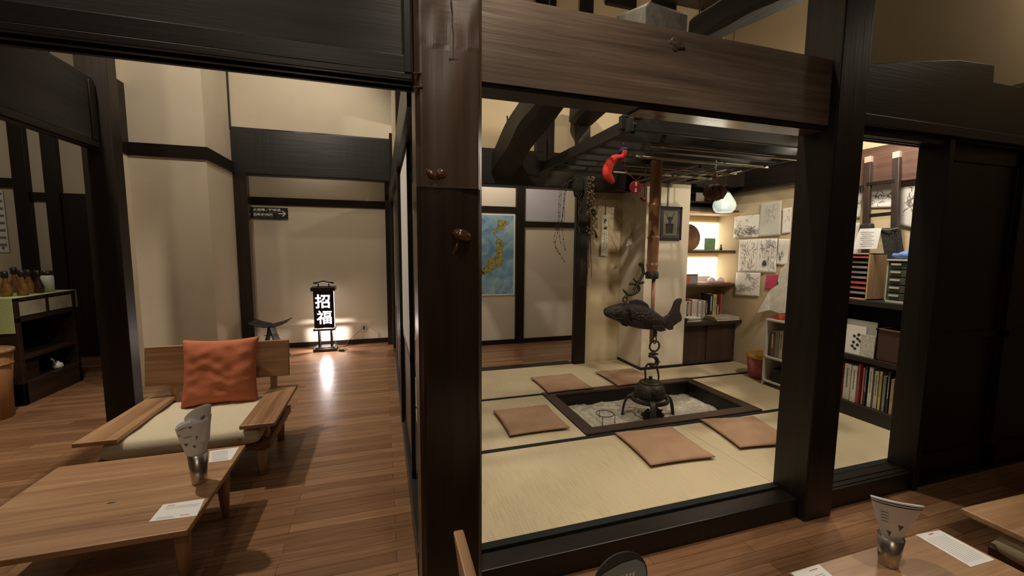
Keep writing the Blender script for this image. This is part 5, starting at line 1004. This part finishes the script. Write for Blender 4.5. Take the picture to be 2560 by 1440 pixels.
for i, (cn, tw) in enumerate(seqb):
    book((BX + .03 + rng.uniform(0, .02), y - tw / 2, .121), tw - .0015, rng.uniform(.29, .355), .21, 'y', CN[cn], '%s book spine, %s from the left on the lowest shelf of the low bookcase' % (cn, ordn[i]), 'books on the lowest shelf of the low bookcase'); y -= tw + .011
wk = thing('wicker_basket', (4.08, 2.18, .546), 'rectangular brown wicker basket on the middle shelf of the low bookcase', 'basket'); wkm, nt, bs = newmat('wicker')
wv = N(nt, 'ShaderNodeTexBrick', offset=.5); nt.links.new(coords(nt, (1, 1, 1), rot=(PI / 2, 0, PI / 2)), wv.inputs['Vector'])
for a, b in (('Color1', (.16, .075, .035, 1)), ('Color2', (.11, .05, .024, 1)), ('Mortar', (.05, .022, .01, 1)), ('Scale', 1.), ('Mortar Size', .0015), ('Brick Width', .03), ('Row Height', .008)): wv.inputs[a].default_value = b
nt.links.new(wv.outputs[0], bs.inputs['Base Color']); bs.inputs['Roughness'].default_value = .6; bump(nt, bs, wv.outputs[1], .6, .003)
b0, b1 = 1.97, 2.345; build('basket_body', MB().box(BX + .02, BX + .035, b0, b1, .547, .80).box(BX + .30, BX + .315, b0, b1, .547, .80).box(BX + .02, BX + .315, b0, b0 + .015, .547, .80).box(BX + .02, BX + .315, b1 - .015, b1, .547, .80).box(BX + .02, BX + .315, b0, b1, .547, .555), wkm, wk, .003)
build('rim', MB().box(BX + .012, BX + .04, b0 - .005, b1 + .005, .795, .812).box(BX + .295, BX + .322, b0 - .005, b1 + .005, .795, .812).box(BX + .012, BX + .32, b0 - .005, b0 + .02, .795, .812).box(BX + .012, BX + .32, b1 - .02, b1 + .005, .795, .812), wkm, wk, .004)
o = build('magazine', MB().box(BX + .03, BX + .036, 2.43, 2.62, .547, .80), paper); tag(o, 'white magazine with ink picture facing out beside the wicker basket', 'magazine'); g = MB()
for k_ in range(8): blob(g, (BX + .0285, 2.48 + rr.uniform(-.02, .05), .60 + .018 * k_), .0012, .014, .012, 0, k_, .5, 6)
build('ink_picture', g, ink, o)
o = build('magazine', MB().box(BX + .045, BX + .052, 2.36, 2.60, .547, .85), plain((.36, .36, .30), .6)); tag(o, 'taller greyish magazine standing behind the white one', 'magazine')
o = build('booklet', MB().box(BX + .02, BX + .026, 2.352, 2.46, .547, .74), plain((.44, .43, .36), .6, nsc=50, var=.3)); tag(o, 'small pale booklet leaning against the wicker basket', 'booklet')
# organizer
og = thing('letter_tray', (4.0, 2.53, 1.031), 'pale wooden paper organizer with many trays on the low bookcase', 'organizer'); pw = wood((.48, .33, .19), (.36, .23, .12), 'z', 1, .55, .15); oy0, oy1, oz0, oz1 = 2.44, 2.68, 1.031, 1.43
build('case', MB().box(BX + .01, 4.16, oy0, oy0 + .012, oz0, oz1).box(BX + .01, 4.16, oy1 - .012, oy1, oz0, oz1).box(BX + .01, 4.16, oy0, oy1, oz1 - .012, oz1).box(BX + .01, 4.16, oy0, oy1, oz0, oz0 + .012).box(4.15, 4.16, oy0, oy1, oz0, oz1), pw, og, .002)
for k_ in range(8): z_ = oz0 + .05 + k_ * .044; build('tray', MB().box(BX + .012, 4.14, oy0 + .012, oy1 - .012, z_, z_ + .005), pw, og)
for k_ in (0, 1, 2, 3, 4, 5, 6, 7):
    z_ = oz0 + .056 + k_ * .044; cn = ['grey', 'red', 'red', 'grey', 'blue-grey', 'grey', 'black', 'red'][k_]; o = build('paper_stack', MB().box(BX + .016, 4.12, oy0 + .02, oy1 - .03, z_, z_ + .012), plain(CN[cn] if cn != 'red' else (.48, .04, .02), .6)); tag(o, '%s papers in the %s tray from the bottom of the organizer' % (cn, ordn[k_]), 'papers', 'papers in the organizer trays')
o = build('notice_sheet', MB().prism([at(2150, 572, X=3.93), at(2204, 570, X=3.93), at(2192, 622, X=3.93), at(2130, 623, X=3.93)], (.002, 0, 0)), paper_w); tag(o, 'white printed notice standing on the tray organizer', 'notice')
g = MB()
for k_ in range(8): a = at(2150 + (k_ % 3) * 3, 580 + k_ * 5, X=3.928); b = at(2185 - (k_ % 2) * 6, 580 + k_ * 5, X=3.928); g.ribbon([a, b], .003, (-1, 0, 0))
build('text_lines', g, inkg, o)
o = build('dark_pouch', MB().prism([at(2145, 575, X=4.0), at(2150, 560, X=4.0), at(2175, 558, X=4.0), at(2180, 620, X=4.0), at(2140, 622, X=4.0)], (.06, 0, 0)), bw, bevel=.01); tag(o, 'dark pouch behind the white notice on the organizer', 'pouch')
# drawers
dwr = thing('drawer_unit', (4.0, 2.17, 1.031), 'grey-green plastic unit of shallow drawers on the low bookcase', 'drawers'); d0_, d1_, dz0, dz1 = 2.0, 2.325, 1.031, 1.37; cg = plain((.36, .36, .28), .5); cs = plain((.055, .065, .05), .25, var=.3, nsc=8)
build('case', MB().box(BX + .03, 4.3, d0_, d0_ + .012, dz0, dz1).box(BX + .03, 4.3, d1_ - .012, d1_, dz0, dz1).box(BX + .02, 4.3, d0_, d1_, dz1, dz1 + .014).box(BX + .03, 4.3, d0_, d1_, dz0, dz0 + .02).box(4.28, 4.3, d0_, d1_, dz0, dz1), cg, dwr, .003)
for k_ in range(5):
    z_ = dz0 + .024 + k_ * .063; dr_ = build('drawer', MB().box(BX + .035, 4.27, d0_ + .014, d1_ - .014, z_, z_ + .056), cs, dwr, .003); build('handle', MB().box(BX + .025, BX + .035, d0_ + .02, d0_ + .10, z_ + .025, z_ + .045).box(BX + .025, BX + .035, d1_ - .10, d1_ - .03, z_ + .028, z_ + .044), cg, dr_, .002)
bl = pad(.19, .15, .06, 33, 24, .15, .05)
for v in bl.v: v.x = v.x * .8 + 4.01; v.y = v.y * .9 + 2.24; v.z = v.z * (1 + .3 * mnoise.noise(v * 20)) + 1.3865
o = build('blue_cloth', bl, plain((.12, .20, .48), .8, nsc=18, var=.4)); weld(o); tag(o, 'crumpled blue and white cloth on top of the drawer unit', 'cloth')
# white shelf and bin
ws = thing('small_white_shelf', (4.05, 3.15, 0), 'small white shelf unit with books, beside the dark right post', 'shelf'); wm_ = plain((.60, .58, .52), .5); w0, w1 = 2.90, 3.38; zt = .70
build('case', MB().box(BX, 4.3, w1 - .018, w1, .002, zt).box(BX, 4.3, w0, w0 + .018, .002, zt).box(BX, 4.3, w0, w1, zt, zt + .018).box(BX, 4.3, w0, w1, .30, .318).box(BX, 4.3, w0, w1, .04, .055).box(4.285, 4.3, w0, w1, .002, zt), wm_, ws, .002)
y = w1 - .05
for i, (cn, tw, hh) in enumerate((('brown', .05, .27), ('grey', .045, .28), ('cream', .04, .29), ('black', .03, .28), ('white', .03, .3), ('tan', .04, .26))):
    book((BX + .03, y - tw / 2, .319), tw - .002, hh, .2, 'y', CN[cn], '%s book, %s from the left in the small white shelf' % (cn, ordn[i]), 'books in the small white shelf'); y -= tw + .004
o = build('black_case', MB().box(BX + .03, BX + .3, 3.02, 3.30, .057, .20), blackp, bevel=.02); tag(o, 'black case in the lower part of the white shelf', 'case')
o = build('woven_tray', MB().box(BX - .02, BX + .28, 2.95, 3.33, .0035, .035), pw, bevel=.004); tag(o, 'wooden tray at the foot of the white shelf', 'tray'); bpy.data.objects.remove(o)
o = build('red_folder', MB().prism([at(1922, 790, X=3.95), at(1945, 786, X=3.95), at(1950, 800, X=3.95)], (.2, 0, 0)), plain((.5, .06, .03), .6)); tag(o, 'red paper lying on top of the white shelf', 'paper'); o.location.z = zt + .0185
o = build('black_object', MB(), blackp) if False else None
bx = MB(); blob(bx, (BX + .12, 3.10, zt + .135), .10, .11, .10, 0, 4, .3, 14); o = build('black_bag', bx, bw); tag(o, 'black bag on top of the white shelf', 'bag')
bn = thing('toy_bin', (4.12, 3.60, 0), 'pink bucket with yellow lid between the wall and the white shelf', 'bin')
bq = at(1893, 930, Y=3.55); build('bucket', MB().lathe([(0, .001), (.13, .001), (.16, .24), (.15, .24), (.12, .01), (0, .01)], (4.10, 3.56, 0), 28), plain((.42, .10, .12), .4, nsc=8, var=.3), bn); build('lid', MB().lathe([(.165, .235), (.168, .26), (.14, .285), (0, .29)], (4.10, 3.56, 0), 28), plain((.55, .34, .06), .4), bn)
# ------------------------------------------------------------------ right front dark doors
for i, (a, b, y_) in enumerate(((3.32, 4.25, 1.77), (4.2, 5.2, 1.74))):
    o = bpy.data.objects.new('door_%d' % (7 + i), None); COL.objects.link(o); o.location = ((a + b) / 2, y_, FL); o['kind'] = 'structure'
    m_ = MB().box(a, a + .06, y_ - .018, y_ + .018, FL + .02, 2.14).box(b - .06, b, y_ - .018, y_ + .018, FL + .02, 2.14).box(a, b, y_ - .018, y_ + .018, 2.03, 2.14).box(a, b, y_ - .018, y_ + .018, FL + .02, .06).box(a, b, y_ - .018, y_ + .018, .85, .90)
    build('door_frame', m_, dark['z'], o, .003); build('panel', MB().box(a + .03, b - .03, y_ - .005, y_ + .005, FL + .05, 2.06), dark['z'], o)
trim(MB().box(3.32, 5.2, 1.70, 1.82, FL, FL + .02)); trim(MB().box(3.30, 3.345, 1.68, 1.84, FL, 2.13), ax='z')
# enclosing shell around the viewer
struct('ceiling', MB().box(-7, 6.2, -3, 9, 4.5, 4.6), wood((.06, .045, .03), (.03, .02, .015), 'x'))
struct('wall_rear', MB().box(-7, 6.2, -3.1, -3, FL, 4.5), pl_tan); struct('wall_far_left', MB().box(-7.1, -7, -3, 9, FL, 4.5), pl_cream); struct('wall_far_right', MB().box(5.2, 5.3, -3, 4.8, FL, 4.5), pl_tan)
